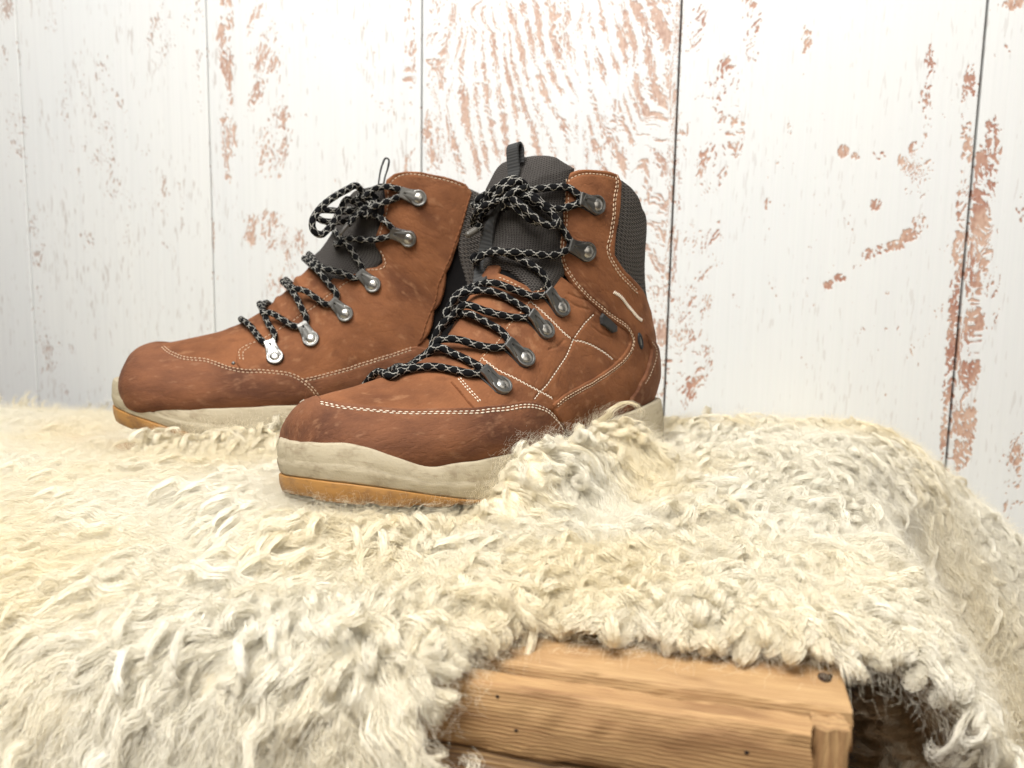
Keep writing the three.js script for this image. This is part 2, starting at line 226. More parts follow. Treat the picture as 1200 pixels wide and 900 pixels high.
// a board from x0 to x1 (crate axes: x right, y up, z towards the camera), with worn uneven edges
function board(name, x0, x1, y0, y1, z0, z1, mat, seed, { nx = 60, long = 'x', wear = 0.0011, uvs = [0.30, 0.05] } = {}) {
  const L = long === 'x' ? x1 - x0 : long === 'y' ? y1 - y0 : z1 - z0, A = long === 'x' ? [y0, y1, z0, z1] : long === 'y' ? [x0, x1, z0, z1] : [x0, x1, y0, y1], sec = [], r = 0.0016, n = 5;
  const [a0, a1, b0, b1] = A;
  for (let c = 0; c < 4; c++) { const ca = c === 0 || c === 3 ? a1 - r : a0 + r, cb = c < 2 ? b1 - r : b0 + r; for (let k = 0; k <= 3; k++) { const t = (c + k / 3) * Math.PI / 2 * 1; sec.push([ca + r * Math.cos(t), cb + r * Math.sin(t)]); } const nx2 = c === 0 ? [a0 + r, b1] : c === 1 ? [a0, b0 + r] : c === 2 ? [a1 - r, b0] : [a1, b1 - r], last = sec[sec.length - 1]; for (let k = 1; k < n; k++) sec.push([mix(last[0], nx2[0], k / n), mix(last[1], nx2[1], k / n)]); }
  const S = sec.length, pos = [], uv = [], idx = []; let per = [0]; for (let i = 1; i <= S; i++) per.push(per[i - 1] + Math.hypot(sec[i % S][0] - sec[i - 1][0], sec[i % S][1] - sec[i - 1][1]));
  for (let i = 0; i <= nx; i++) for (let j = 0; j <= S; j++) {
    const [p, q] = sec[j % S], l = L * i / nx, w = wear * (fbm(l * 30 + seed, p * 160, q * 160, 3) + 0.5 * perlin.noise(l * 160, p * 500, q * 500 + seed)), endw = (i === 0 || i === nx ? 0.0012 * perlin.noise(p * 300, q * 300, seed + i) : 0);
    const ca = (a0 + a1) / 2, cb = (b0 + b1) / 2, P = p + Math.sign(p - ca) * w, Q = q + Math.sign(q - cb) * w, l2 = l + endw;
    if (long === 'x') pos.push(x0 + l2, P, Q); else if (long === 'y') pos.push(P, y0 + l2, Q); else pos.push(P, Q, z0 + l2);
    uv.push(l / uvs[0] + seed * 0.37, per[j] / uvs[1] + seed * 0.13);
    if (i < nx && j < S) { const a = i * (S + 1) + j, b = a + S + 1; idx.push(a, b, a + 1, a + 1, b, b + 1); }
  }
  for (const e of [0, nx]) { const c = pos.length / 3; let m = [0, 0, 0]; for (let j = 0; j < S; j++) for (let k = 0; k < 3; k++) m[k] += pos[(e * (S + 1) + j) * 3 + k] / S; const ring = []; for (let j = 0; j <= S; j++) { const o = (e * (S + 1) + j) * 3; ring.push(pos.length / 3); pos.push(pos[o], pos[o + 1], pos[o + 2]); uv.push(sec[j % S][0] / 0.05, sec[j % S][1] / 0.05); } const cc = pos.length / 3; pos.push(...m); uv.push((a0 + a1) / 0.1, (b0 + b1) / 0.1); for (let j = 0; j < S; j++) idx.push(cc, ring[j], ring[j + 1]); }
  return part(name, toCreasedNormals(geoFrom(pos, idx, uv), 0.9), mat, crate);
}
{
  const topM = woodMaterial(3, [0.54, 0.345, 0.160], [0.31, 0.165, 0.068], 42, { bumpS: 0.0003 }), edgeM = woodMaterial(8, [0.54, 0.335, 0.150], [0.31, 0.160, 0.066], 38, { bumpS: 0.0004 }), frontM = woodMaterial(14, [0.53, 0.335, 0.155], [0.30, 0.158, 0.068], 26, { bumpS: 0.0008, knots: [[0.3, 0.4, 0.12], [0.62, 0.7, 0.08], [0.8, 0.3, 0.07]], grey: 0.8 }), endM = woodMaterial(23, [0.53, 0.33, 0.15], [0.30, 0.157, 0.066], 16, { bumpS: 0.0008 }), innerM = frontM;  // front boards: grey weathering, deepened to put the front face's shade into colour
  const T = 0.30;                                            // top of the crate above the floor
  board('top_board', -0.56, 0, T - 0.014, T, -0.105, -0.0040, topM, 1.7, { nx: 110 });
  board('top_board', -0.56, 0.001, T - 0.014, T - 0.0008, -0.205, -0.108, topM, 4.1); board('top_board', -0.56, -0.001, T - 0.014, T, -0.305, -0.2085, topM, 6.6);
  board('front_slat', -0.56, -0.0125, T - 0.0235, T - 0.0012, -0.0006, 0.0088, edgeM, 2.2, { nx: 110 });
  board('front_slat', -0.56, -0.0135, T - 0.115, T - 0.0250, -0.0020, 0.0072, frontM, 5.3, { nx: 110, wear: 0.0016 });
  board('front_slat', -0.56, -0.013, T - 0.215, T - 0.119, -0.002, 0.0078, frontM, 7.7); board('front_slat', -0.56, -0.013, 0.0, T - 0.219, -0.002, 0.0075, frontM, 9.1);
  board('end_board', -0.0118, -0.0022, T - 0.115, T - 0.0146, -0.300, -0.0042, endM, 3.3, { long: 'z', nx: 80 }); board('end_board', -0.0120, -0.0026, 0.004, T - 0.119, -0.300, -0.0042, endM, 8.3, { long: 'z', nx: 80 });
  board('corner_post', -0.0119, -0.0020, 0.0, T - 0.0016, -0.0036, 0.0062, endM, 1.3, { long: 'y', nx: 80 });
  board('corner_post', -0.046, -0.0126, 0.0, T - 0.0155, -0.040, -0.0045, endM, 2.3, { long: 'y' });
  board('corner_post', -0.046, -0.0126, 0.0, T - 0.0155, -0.300, -0.268, endM, 4.4, { long: 'y' }); board('corner_post', -0.556, -0.524, 0.0, T - 0.0155, -0.040, -0.0032, endM, 5.5, { long: 'y' }); board('corner_post', -0.556, -0.524, 0.0, T - 0.0155, -0.300, -0.268, endM, 6.5, { long: 'y' });
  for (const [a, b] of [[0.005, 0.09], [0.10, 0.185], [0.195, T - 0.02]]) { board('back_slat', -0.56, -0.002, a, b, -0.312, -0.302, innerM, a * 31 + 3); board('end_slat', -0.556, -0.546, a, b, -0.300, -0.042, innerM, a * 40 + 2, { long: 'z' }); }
  const q = onGround(971, 796, 0).sub(C0), nx = q.dot(crE), nz = -q.dot(crB);
  const nm = new THREE.MeshStandardMaterial({ color: new THREE.Color(0.10, 0.075, 0.05), metalness: 0.7, roughness: 0.7 }); const nail = part('bent_nail', new THREE.CapsuleGeometry(0.0007, 0.0042, 4, 8), nm, crate); nail.position.set(nx, T + 0.0004, nz); nail.rotation.set(Math.PI / 2 - 0.1, 0, 0.35);
  const hm = new THREE.MeshStandardMaterial({ color: new THREE.Color(0.018, 0.010, 0.007), roughness: 1 }), hp = new THREE.Plane().setFromNormalAndCoplanarPoint(crB.clone().negate(), C0.clone().addScaledVector(crB, -0.0088));
  for (const [x, y, r] of [[682, 851, 0.0011], [711, 846, 0.0008], [605, 856, 0.0007], [875, 882, 0.0008], [583, 816, 0.0007]]) { const p = onPlane(x, y, hp).sub(C0), m = part('nail_hole', new THREE.SphereGeometry(1, 10, 6), hm, crate); m.scale.set(r, r * 0.8, 0.0004); m.position.set(p.dot(crE), T + p.y, p.y > -0.0235 ? 0.0088 : 0.0072); }
  const gouge = part('nail_gouge', new THREE.SphereGeometry(1, 14, 8), new THREE.MeshStandardMaterial({ color: new THREE.Color(0.035, 0.016, 0.008), roughness: 1 }), crate); gouge.scale.set(0.0022, 0.0005, 0.0036); gouge.position.set(nx - 0.0012, T - 0.00005, nz - 0.0006);
}
const floor = thing('floor', null, null, null, 'structure');
{ const m = part('floor_sheet', new THREE.PlaneGeometry(3, 2.4), woodMaterial(61, [0.20, 0.13, 0.085], [0.12, 0.075, 0.048], 6), floor); m.rotation.x = -Math.PI / 2; floor.position.set(0, -0.302, -0.3); }
// ---------- boot: the last (x from heel to toe, y up, z to the outer side) as rings from toe tip to collar ----------
// each row: front point x, y; back point x, y; half width; fullness towards the back point; middle z
const LAST_ROWS = [
  [0.2680, 0.036, 0.2675, 0.028, 0.008, 0.6, -0.007],
  [0.2650, 0.050, 0.2600, 0.018, 0.0255, 0.6, -0.007],
  [0.2550, 0.0600, 0.2460, 0.016, 0.0385, 0.62, -0.006],
  [0.2320, 0.0645, 0.2200, 0.015, 0.0460, 0.65, -0.003],
  [0.2060, 0.071, 0.1900, 0.015, 0.0490, 0.66, 0.000],
  [0.1850, 0.081, 0.1580, 0.016, 0.0475, 0.68, 0.002],
  [0.1680, 0.094, 0.1240, 0.018, 0.0420, 0.66, 0.002],
  [0.1550, 0.106, 0.0880, 0.021, 0.0385, 0.60, 0.001],
  [0.1435, 0.118, 0.0500, 0.024, 0.0365, 0.58, 0.000],
  [0.1340, 0.129, 0.0170, 0.028, 0.0350, 0.55, 0.000],
  [0.1265, 0.139, 0.0020, 0.044, 0.0350, 0.55, 0.000],
  [0.1215, 0.148, 0.0020, 0.064, 0.0360, 0.53, 0.000],
  [0.1180, 0.156, 0.0080, 0.088, 0.0375, 0.52, 0.000],
  [0.1150, 0.164, 0.0130, 0.112, 0.0390, 0.50, 0.000],
  [0.1120, 0.174, 0.0120, 0.138, 0.0405, 0.50, 0.000],
  [0.1100, 0.186, 0.0100, 0.160, 0.0410, 0.50, 0.000],
  [0.1100, 0.199, 0.0100, 0.174, 0.0400, 0.50, 0.000],
  [0.1110, 0.212, 0.0110, 0.187, 0.0385, 0.50, 0.000],
];
function makeLast(side) {          // side +1: the outer side is at +z
  const S = spline(LAST_ROWS), n = 2 / 2.3;
  return (u, v) => {                 // v 0 front/top -> 0.5 back/bottom over +z, -0.5 the same over -z
    const [fx, fy, bx, by, W, full, zc] = S(u), a = v * Math.PI * 2, c = Math.cos(a), s = Math.sin(a);
    const cc = Math.sign(c) * Math.pow(Math.abs(c), n), ss = Math.sign(s) * Math.pow(Math.abs(s), n);
    const t = Math.pow((1 - cc) / 2, Math.log(full) / Math.log(0.5));
    return V3(mix(fx, bx, t), mix(fy, by, t), side * zc - W * ss);
  };
}
// sole outline seen from above (x, z) from the heel's back along the outer side to the toe and back along the inner side
const SOLE_PLAN = [[-0.004, 0], [0, 0.018], [0.013, 0.031], [0.04, 0.0375], [0.08, 0.0395], [0.12, 0.044], [0.16, 0.0505], [0.19, 0.053], [0.215, 0.0515], [0.238, 0.045], [0.258, 0.034], [0.271, 0.019], [0.276, 0.0],
  [0.2755, -0.014], [0.268, -0.029], [0.25, -0.0425], [0.22, -0.051], [0.19, -0.0515], [0.16, -0.048], [0.12, -0.041], [0.08, -0.037], [0.04, -0.0355], [0.013, -0.030], [0, -0.018]];
const solePlan = (() => { const c = new THREE.CatmullRomCurve3(SOLE_PLAN.map(([x, z]) => V3(x, 0, z)), true, 'centripetal'); return (t) => c.getPoint(t); })();
const soleTop = (x) => 0.0250 + 0.0125 * (1 - sstep(0.0, 0.14, x)) + 0.0165 * sstep(0.222, 0.270, x);
const soleBottom = (x) => 0.013 * Math.pow(clamp((x - 0.17) / 0.105), 1.6);

class BootSkin {
  constructor(pose, seed) {
    this.pose = pose; this.L = makeLast(pose.side); this.seed = seed;
    const q = new THREE.Matrix4().makeRotationY(pose.yaw * Math.PI / 180).multiply(new THREE.Matrix4().makeRotationFromEuler(new THREE.Euler(pose.roll * Math.PI / 180, 0, pose.pitch * Math.PI / 180)));
    this.G = q.clone().setPosition(...pose.pos);                       // the boot's own axes
    this.Gi = this.G.clone().invert();
    this.NU = 300; this.NV = 300;
    const pos = [], idx = [], W = this.NV + 1;
    for (let i = 0; i <= this.NU; i++) for (let j = 0; j <= this.NV; j++) { const p = this.raw(i / this.NU, j / this.NV - 0.5); pos.push(p.x, p.y, p.z); }
    for (let i = 0; i < this.NU; i++) for (let j = 0; j < this.NV; j++) { const a = i * W + j; idx.push(a, a + 1, a + W, a + 1, a + W + 1, a + W); }
    this.base = geoFrom(pos, idx);
    const nn = this.base.attributes.normal, c = V3(0.11, 0.05, 0), p0 = V3().fromBufferAttribute(this.base.attributes.position, 30 * W + 220), n0 = V3().fromBufferAttribute(nn, 30 * W + 220);
    this.flip = n0.z > 0 ? -1 : 1;
    for (let i = 0; i <= this.NU; i++) for (const k of ['X', 'Y', 'Z']) { const a = i * W, b = a + this.NV, m = (nn['get' + k](a) + nn['get' + k](b)) / 2; nn['set' + k](a, m); nn['set' + k](b, m); }
    this.order = Array.from(idx); this.tree = new MeshBVH(this.base, { indirect: true });
    this.panels = []; this.grooves = [];
  }
  raw(u, v) {                                                          // the last with soft dents and flex creases
    const p = this.L(u, v).multiplyScalar(this.pose.s), s = this.seed;
    const top = Math.max(0, 1 - Math.abs(v) * 4.2);
    let d = 0.0022 * fbm(p.x * 22 + s, p.y * 22, p.z * 22, 2) + 0.0011 * fbm(p.x * 70, p.y * 70 + s, p.z * 70, 2);
    const fl = (p.x - 0.192 * this.pose.s - 0.010 * perlin.noise(p.z * 30, s, 1)) / 0.0075;
    d -= 0.0016 * top * (Math.exp(-fl * fl) + 0.7 * Math.exp(-(fl - 2.1) * (fl - 2.1)) + 0.6 * Math.exp(-(fl + 2.4) * (fl + 2.4)));
    const c = V3(p.x, p.y, 0).lerp(V3(0.09, 0.06, 0), 0.3), out = p.clone().sub(c); out.normalize();
    return p.addScaledVector(out, d);
  }
  hit(px, py, tree = this.tree, geo = this.base) {                      // where the photo's ray meets the skin: local point, normal, u, v
    const r = pxRay(px, py).applyMatrix4(this.Gi), h = tree.raycastFirst(r, THREE.DoubleSide);
    if (!h) return null;
    return this.info(h, geo);
  }
  info(h, geo) {
    const f = h.face, P = geo.attributes.position, N = geo.attributes.normal, ids = [f.a, f.b, f.c], T = ids.map((k) => V3().fromBufferAttribute(P, k));
    const bc = THREE.Triangle.getBarycoord(h.point, ...T, V3()), w = [bc.x, bc.y, bc.z], n = V3();
    let u = 0, v = 0;
    ids.forEach((k, i) => { n.addScaledVector(V3().fromBufferAttribute(N, k), w[i] * this.flip); if (geo === this.base) { u += w[i] * Math.floor(k / (this.NV + 1)) / this.NU; v += w[i] * (k % (this.NV + 1) / this.NV - 0.5); } });
    return { p: h.point.clone(), n: n.normalize(), u, v, dist: h.distance };
  }
  uvAt(pt) { return Array.isArray(pt) && typeof pt[0] === 'string' ? [pt[1], pt[2]] : (() => { const h = this.hit(pt[0], pt[1]); if (!h) return null; return [h.u, h.v]; })(); }
  at(u, v) {                                                           // smooth base point and outward normal
    const e = 0.004, p = this.raw(u, v), du = this.raw(Math.min(1, u + e), v).sub(this.raw(Math.max(0, u - e), v)), dv = this.raw(u, v + e).sub(this.raw(u, v - e));
    const n = dv.cross(du).normalize(), c = this.raw(u, 0).add(this.raw(u, 0.5)).multiplyScalar(0.5);
    return { p, n: n.dot(c.sub(p)) > 0 ? n.negate() : n, u, v };
  }
  path(pts, step = 0.0022) {                                           // traced points -> dense [u, v, point] along the skin
    const uv = pts.map((q) => this.uvAt(q)).filter(Boolean), out = [];
    for (let i = 0; i + 1 < uv.length; i++) {
      const a = uv[i], b = uv[i + 1], len = this.raw(...a).distanceTo(this.raw(...b)), k = Math.max(1, Math.ceil(len / step));
      for (let j = 0; j < k; j++) out.push([mix(a[0], b[0], j / k), mix(a[1], b[1], j / k)]);
    }
    out.push(uv[uv.length - 1]);
    return out;
  }
  smoothPath(pts, step = 0.0022) {
    const uv = pts.map((q) => this.uvAt(q)).filter(Boolean), c = new THREE.CatmullRomCurve3(uv.map(([u, v]) => V3(u, v, 0)), false, 'centripetal');
    const out = [], n = Math.max(2, uv.length * 24); let last = null;
    for (let i = 0; i <= n; i++) { const q = c.getPoint(i / n), p = this.raw(q.x, q.y); if (!last || p.distanceTo(last) > step || i === n) { out.push([q.x, q.y]); last = p; } }
    return out;
  }
  // a raised piece of the upper inside a traced outline: edge rounded over e, thickness T, lying lift above the last
  panel(name, outline, mat, group, { lift = 0, T = 0.0013, e = 0.0011, grooves = [], bulge = null, rough = 0, sink = 0.0004 } = {}) {
    const poly = outline, W = this.NV + 1, P = this.base.attributes.position, N = this.base.attributes.normal;
    let u0 = 1, u1 = 0, v0 = 1, v1 = -1; for (const [u, v] of poly) { u0 = Math.min(u0, u); u1 = Math.max(u1, u); v0 = Math.min(v0, v); v1 = Math.max(v1, v); }
    const P3 = poly.map(([u, v]) => { const p = this.raw(u, v); p.rim = Math.abs(v) > 0.4995 || u < 0.0005; return p; }), lines = grooves.map((g) => g.map(([u, v]) => this.raw(u, v)));
    const segD = (p, list, closed) => { let m = 1e9; const n = list.length, q = V3(), ab = V3(); for (let i = 0; i < (closed ? n : n - 1); i++) { const a = list[i], b = list[(i + 1) % n]; if (a.rim && b.rim) continue; const dx = a.x - p.x, dy = a.y - p.y, dz = a.z - p.z; if (dx * dx + dy * dy + dz * dz > 0.0004) continue; ab.subVectors(b, a); q.subVectors(p, a); const t = clamp(q.dot(ab) / Math.max(1e-12, ab.lengthSq())); q.addScaledVector(ab, -t); m = Math.min(m, q.lengthSq()); } return Math.sqrt(m); };
    const inside = (u, v) => { let c = false; for (let i = 0, j = poly.length - 1; i < poly.length; j = i++) { const a = poly[i], b = poly[j]; if ((a[1] > v) !== (b[1] > v) && u < (b[0] - a[0]) * (v - a[1]) / (b[1] - a[1]) + a[0]) c = !c; } return c; };
    const memo = new Map(), verts = [];
    const vert = (u, v) => {
      const key = Math.round(u * 48000) * 100003 + Math.round((v + 0.5) * 48000); if (memo.has(key)) return memo.get(key);
      const i = u * this.NU, j = (v + 0.5) * this.NV, ii = Math.round(i), jj = Math.round(j);
      let p, n;
      if (Math.abs(i - ii) < 1e-4 && Math.abs(j - jj) < 1e-4) { const k = ii * W + jj; p = V3().fromBufferAttribute(P, k); n = V3().fromBufferAttribute(N, k).multiplyScalar(this.flip); }
      else { const i0 = Math.min(this.NU - 1, Math.floor(i)), j0 = Math.min(this.NV - 1, Math.floor(j)), f = i - i0, g = j - j0; p = V3(); n = V3(); for (const [a, b, w] of [[0, 0, (1 - f) * (1 - g)], [1, 0, f * (1 - g)], [0, 1, (1 - f) * g], [1, 1, f * g]]) { const k = (i0 + a) * W + j0 + b; p.addScaledVector(V3().fromBufferAttribute(P, k), w); n.addScaledVector(V3().fromBufferAttribute(N, k), w * this.flip); } n.normalize(); }
      const m = u > u0 - 0.02 && u < u1 + 0.02 && v > v0 - 0.02 && v < v1 + 0.02, dd = m ? segD(p, P3, true) : 0.05;
      const d = (inside(u, v) ? 1 : -1) * dd;
      const o = { u, v, p, n, d, id: -1 }; verts.push(o); memo.set(key, o); return o;
    };
    const tris = [], near = (o) => Math.abs(o.d) < 0.0022 || (lines.length && (o.g ??= Math.min(...lines.map((l) => segD(o.p, l, false)))) < 0.002 && o.d > 0);
    const i0 = Math.max(0, Math.floor(u0 * this.NU) - 1), i1 = Math.min(this.NU - 1, Math.ceil(u1 * this.NU)), j0 = Math.max(0, Math.floor((v0 + 0.5) * this.NV) - 1), j1 = Math.min(this.NV - 1, Math.ceil((v1 + 0.5) * this.NV));
    for (let i = i0; i <= i1; i++) for (let j = j0; j <= j1; j++) {
      const c = [vert(i / this.NU, j / this.NV - 0.5), vert((i + 1) / this.NU, j / this.NV - 0.5), vert((i + 1) / this.NU, (j + 1) / this.NV - 0.5), vert(i / this.NU, (j + 1) / this.NV - 0.5)];
      if (c.every((o) => o.d < -0.003)) continue;
      const S = c.some(near) ? 3 : 1;
      for (let a = 0; a < S; a++) for (let b = 0; b < S; b++) {
        const q = [[a, b], [a + 1, b], [a + 1, b + 1], [a, b + 1]].map(([x, y]) => vert((i + x / S) / this.NU, (j + y / S) / this.NV - 0.5));
        tris.push([q[0], q[2], q[1]], [q[0], q[3], q[2]]);
      }
    }
    // clip at d = 0
    const pos = [], uvs = [], idx = [], put = (o) => {
      if (o.id >= 0) return o.id;
      const x = clamp(o.d / e), edge = Math.sqrt(Math.max(0, 1 - (1 - x) * (1 - x)));
      let h = lift - sink + (T + sink) * edge;
      if (bulge) h += bulge(o.u, o.v, o.d);
      for (const l of lines) { const g = segD(o.p, l, false); h -= 0.0005 * Math.exp(-(g / 0.0008) * (g / 0.0008)); }
      if (rough) h += rough * perlin.noise(o.p.x * 420, o.p.y * 420, o.p.z * 420 + this.seed) * (1 - 0.5 * x);
      const p = o.p.clone().addScaledVector(o.n, h); o.id = pos.length / 3; pos.push(p.x, p.y, p.z); uvs.push(o.u, o.v + 0.5); return o.id;
    };
    const cuts = new Map(), cut = (a, b) => {
      const key = a.u < b.u || (a.u === b.u && a.v < b.v) ? `${a.u},${a.v},${b.u},${b.v}` : `${b.u},${b.v},${a.u},${a.v}`;
      if (!cuts.has(key)) { const t = a.d / (a.d - b.d); cuts.set(key, { u: mix(a.u, b.u, t), v: mix(a.v, b.v, t), p: a.p.clone().lerp(b.p, t), n: a.n.clone().lerp(b.n, t).normalize(), d: 0, id: -1 }); }
      return cuts.get(key);
    };
    for (const t of tris) {
      const out = [];
      for (let k = 0; k < 3; k++) { const a = t[k], b = t[(k + 1) % 3]; if (a.d > 0) out.push(a); if ((a.d > 0) !== (b.d > 0)) out.push(cut(a, b)); }
      for (let k = 1; k + 1 < out.length; k++) idx.push(put(out[0]), put(out[k]), put(out[k + 1]));
    }
    const g = geoFrom(pos, idx, uvs);
    this.panels.push(g);
    return mat ? part(name, g, mat, group) : g;
  }
  finish() {                                                            // everything so far, for laying stitches, hooks and laces on
    const gs = [this.base, ...this.panels].map((g) => { const o = new THREE.BufferGeometry(); o.setAttribute('position', g.attributes.position); o.setAttribute('normal', g.attributes.normal); o.setIndex(Array.from(g.index.array)); return o; });
    this.all = mergeGeometries(gs); this.allTree = new MeshBVH(this.all, { indirect: true });
  }
  touch(p, n, up = 0.02) {                                              // nearest outer skin along a normal
    const h = this.allTree.raycastFirst(new THREE.Ray(p.clone().addScaledVector(n, up), n.clone().negate()), THREE.DoubleSide);
    return h && h.distance < up + 0.02 ? h.point.clone() : p.clone();
  }
  surf(uv) { const b = this.at(uv[0], uv[1]); return { p: this.touch(b.p, b.n), n: b.n }; }
}
// ---------- boots ----------
const X = (...a) => a;                                   // a traced point of the photograph
const U = (u, v) => ['uv', u, v];                        // a point in the skin's own coordinates
const mirror = (l) => l.map(([u, v]) => [u, -v]);
function sweepSole(skin, lower) {                       // ring of wall profiles round the sole plan
  const s = skin.pose.s, N = 260, side = skin.pose.side, pos = [], uv = [], idx = [];
  const gum = (x) => 0.0022 + 0.0085 * sstep(0.185, 0.272, x) + 0.006 * (1 - sstep(0, 0.035, x));
  for (let i = 0; i <= N; i++) {
    const t = i / N, c = solePlan(t % 1), e = 0.002, tg = solePlan((t + e) % 1).sub(solePlan((t - e + 1) % 1)).normalize();
    let nx = tg.z, nz = -tg.x; if (nx * (c.x - 0.13) + nz * c.z < 0) { nx = -nx; nz = -nz; }
    const top = soleTop(c.x) + 0.0006 * perlin.noise(t * 40, 2, skin.seed), bot0 = soleBottom(c.x), g = bot0 + gum(c.x), bot = bot0 + 0.0011 * sstep(0.55, 0.8, Math.sin(c.x * 2 * Math.PI / 0.021 + 0.4)) * sstep(0.2, 1, (g - bot0) / 0.004);
    const prof = lower ? [[-0.012, bot + 0.0004], [-0.0025, bot], [-0.0006, bot + 0.0012], [0.0005, mix(bot, g, 0.55)], [0.0007, g - 0.0006], [0.0002, g - 0.0001], [-0.002, g]]
      : [[-0.002, g - 0.0003], [-0.0006, g + 0.0004], [0, g + 0.0012], [0.0008, mix(g, top, 0.30)], [0.0011, mix(g, top, 0.42)], [0.0003, mix(g, top, 0.46)], [0.0007, mix(g, top, 0.52)], [0.0005, mix(g, top, 0.75)], [-0.0004, top - 0.0011], [-0.0013, top - 0.0002], [-0.0026, top], [-0.005, top - 0.0006], [-0.014, top - 0.003]];
    let len = 0;
    prof.forEach(([o, y], k) => {
      const w = 0.0005 * perlin.noise(t * 60, k * 0.5, skin.seed + 5);
      pos.push((c.x + nx * (o + w)) * s, y * s, (c.z + nz * (o + w)) * s * side);
      if (k) len += Math.hypot(o - prof[k - 1][0], y - prof[k - 1][1]); uv.push(t * 3, len / 0.06);
      const n = prof.length; if (i < N && k < n - 1) { const a = i * n + k; idx.push(a, a + 1, a + n, a + 1, a + n + 1, a + n); }
    });
  }
  if (lower) { const n = 7, b = pos.length / 3; pos.push(0.13 * s, 0.0006 * s, 0); uv.push(0, 0); for (let i = 0; i < N; i++) idx.push(b, i * n, (i + 1) * n); }
  return geoFrom(pos, idx, uv);
}
const HOOK = (() => {                                     // x towards the throat, z off the leather
  const R = 0.0049, w = 0.0032, l = 0.0118, sh = new THREE.Shape(), a = Math.asin((R - w) / l) + Math.PI / 2 - 0.12;
  sh.moveTo(R * Math.cos(a), R * Math.sin(a)); sh.absarc(0, 0, R, a, 2 * Math.PI - a, false);
  sh.bezierCurveTo(0.005, -0.0036, 0.008, -w, l, -w * 1.02); sh.lineTo(l, w * 1.02); sh.bezierCurveTo(0.008, w, 0.005, 0.0036, R * Math.cos(a), R * Math.sin(a));
  const hole = new THREE.Path(); hole.moveTo(0.0078, -0.0007); hole.lineTo(0.0104, -0.0009); hole.lineTo(0.0104, 0.0009); hole.lineTo(0.0078, 0.0007); sh.holes.push(hole);
  const g = new THREE.ExtrudeGeometry(sh, { depth: 0.0007, bevelEnabled: true, bevelThickness: 0.0005, bevelSize: 0.0005, bevelSegments: 3, curveSegments: 26 });
  const p = g.attributes.position; for (let i = 0; i < p.count; i++) { const x = p.getX(i), y = p.getY(i), z = p.getZ(i); p.setZ(i, z + 0.0026 * sstep(0.003, 0.0105, x) - 0.09 * y * y / 0.0035 * sstep(0.004, 0.009, x) * 1.2); }
  const curl = new THREE.CylinderGeometry(0.0012, 0.0012, 0.0064, 14, 1); curl.translate(0.0118, 0, 0.0024);
  const rim = new THREE.TorusGeometry(0.0048, 0.00075, 10, 36); rim.translate(0, 0, 0.0014);
  const cleaned = [g, curl, rim].map((q) => { const o = q.index ? q.toNonIndexed() : q; o.computeVertexNormals(); return o; });
  const body = toCreasedNormals(mergeGeometries(cleaned), 0.7);
  const rv = new THREE.SphereGeometry(0.0036, 24, 10, 0, Math.PI * 2, 0, Math.PI / 2); rv.scale(1, 0.5, 1); rv.rotateX(Math.PI / 2); rv.translate(0, 0, 0.0011);
  const cap = new THREE.CylinderGeometry(0.0037, 0.0039, 0.0008, 26); cap.rotateX(Math.PI / 2); cap.translate(0, 0, 0.0012);
  const bk = new THREE.ExtrudeGeometry(new THREE.Shape(sh.getPoints(20).map((q) => new THREE.Vector2(q.x * 1.06, q.y * 1.13))), { depth: 0.0006, bevelEnabled: true, bevelThickness: 0.0002, bevelSize: 0.0003, bevelSegments: 1 }); bk.translate(0.0002, 0, -0.0008);
  return { body, rivet: mergeGeometries([rv, cap]), bk };
})();
function addHook(skin, group, cap, neck, tilt = 0) {
  const h = skin.hit(...cap, skin.allTree, skin.all), b = skin.hit(...cap), q = skin.hit(...neck);
  const n = b.n, p = skin.touch(b.p, n), p2 = q && q.p.distanceTo(b.p) < 0.03 ? q.p : b.p.clone().add(V3(0.3, 1, 0));
  const x = p2.clone().sub(b.p); x.addScaledVector(n, -x.dot(n)).normalize(); const y = n.clone().cross(x);
  const m = part('lace_hook', HOOK.body, M.metal, group); m.matrixAutoUpdate = true;
  m.quaternion.setFromRotationMatrix(new THREE.Matrix4().makeBasis(x, y, n)); m.position.copy((h ? h.p : p)).addScaledVector(n, 0.0004); m.scale.setScalar(0.97);
  part('rivet', HOOK.rivet, M.rivet, m); part('hook_shadow_plate', HOOK.bk, M.hookShadeAndEyelet, m);  // black plate wider than the hook: the shadow around it made as a shape
  return { end: m.position.clone().addScaledVector(x, 0.0108).addScaledVector(n, 0.0012), n, x, y };
}
const STITCH = new THREE.SphereGeometry(1, 6, 5);
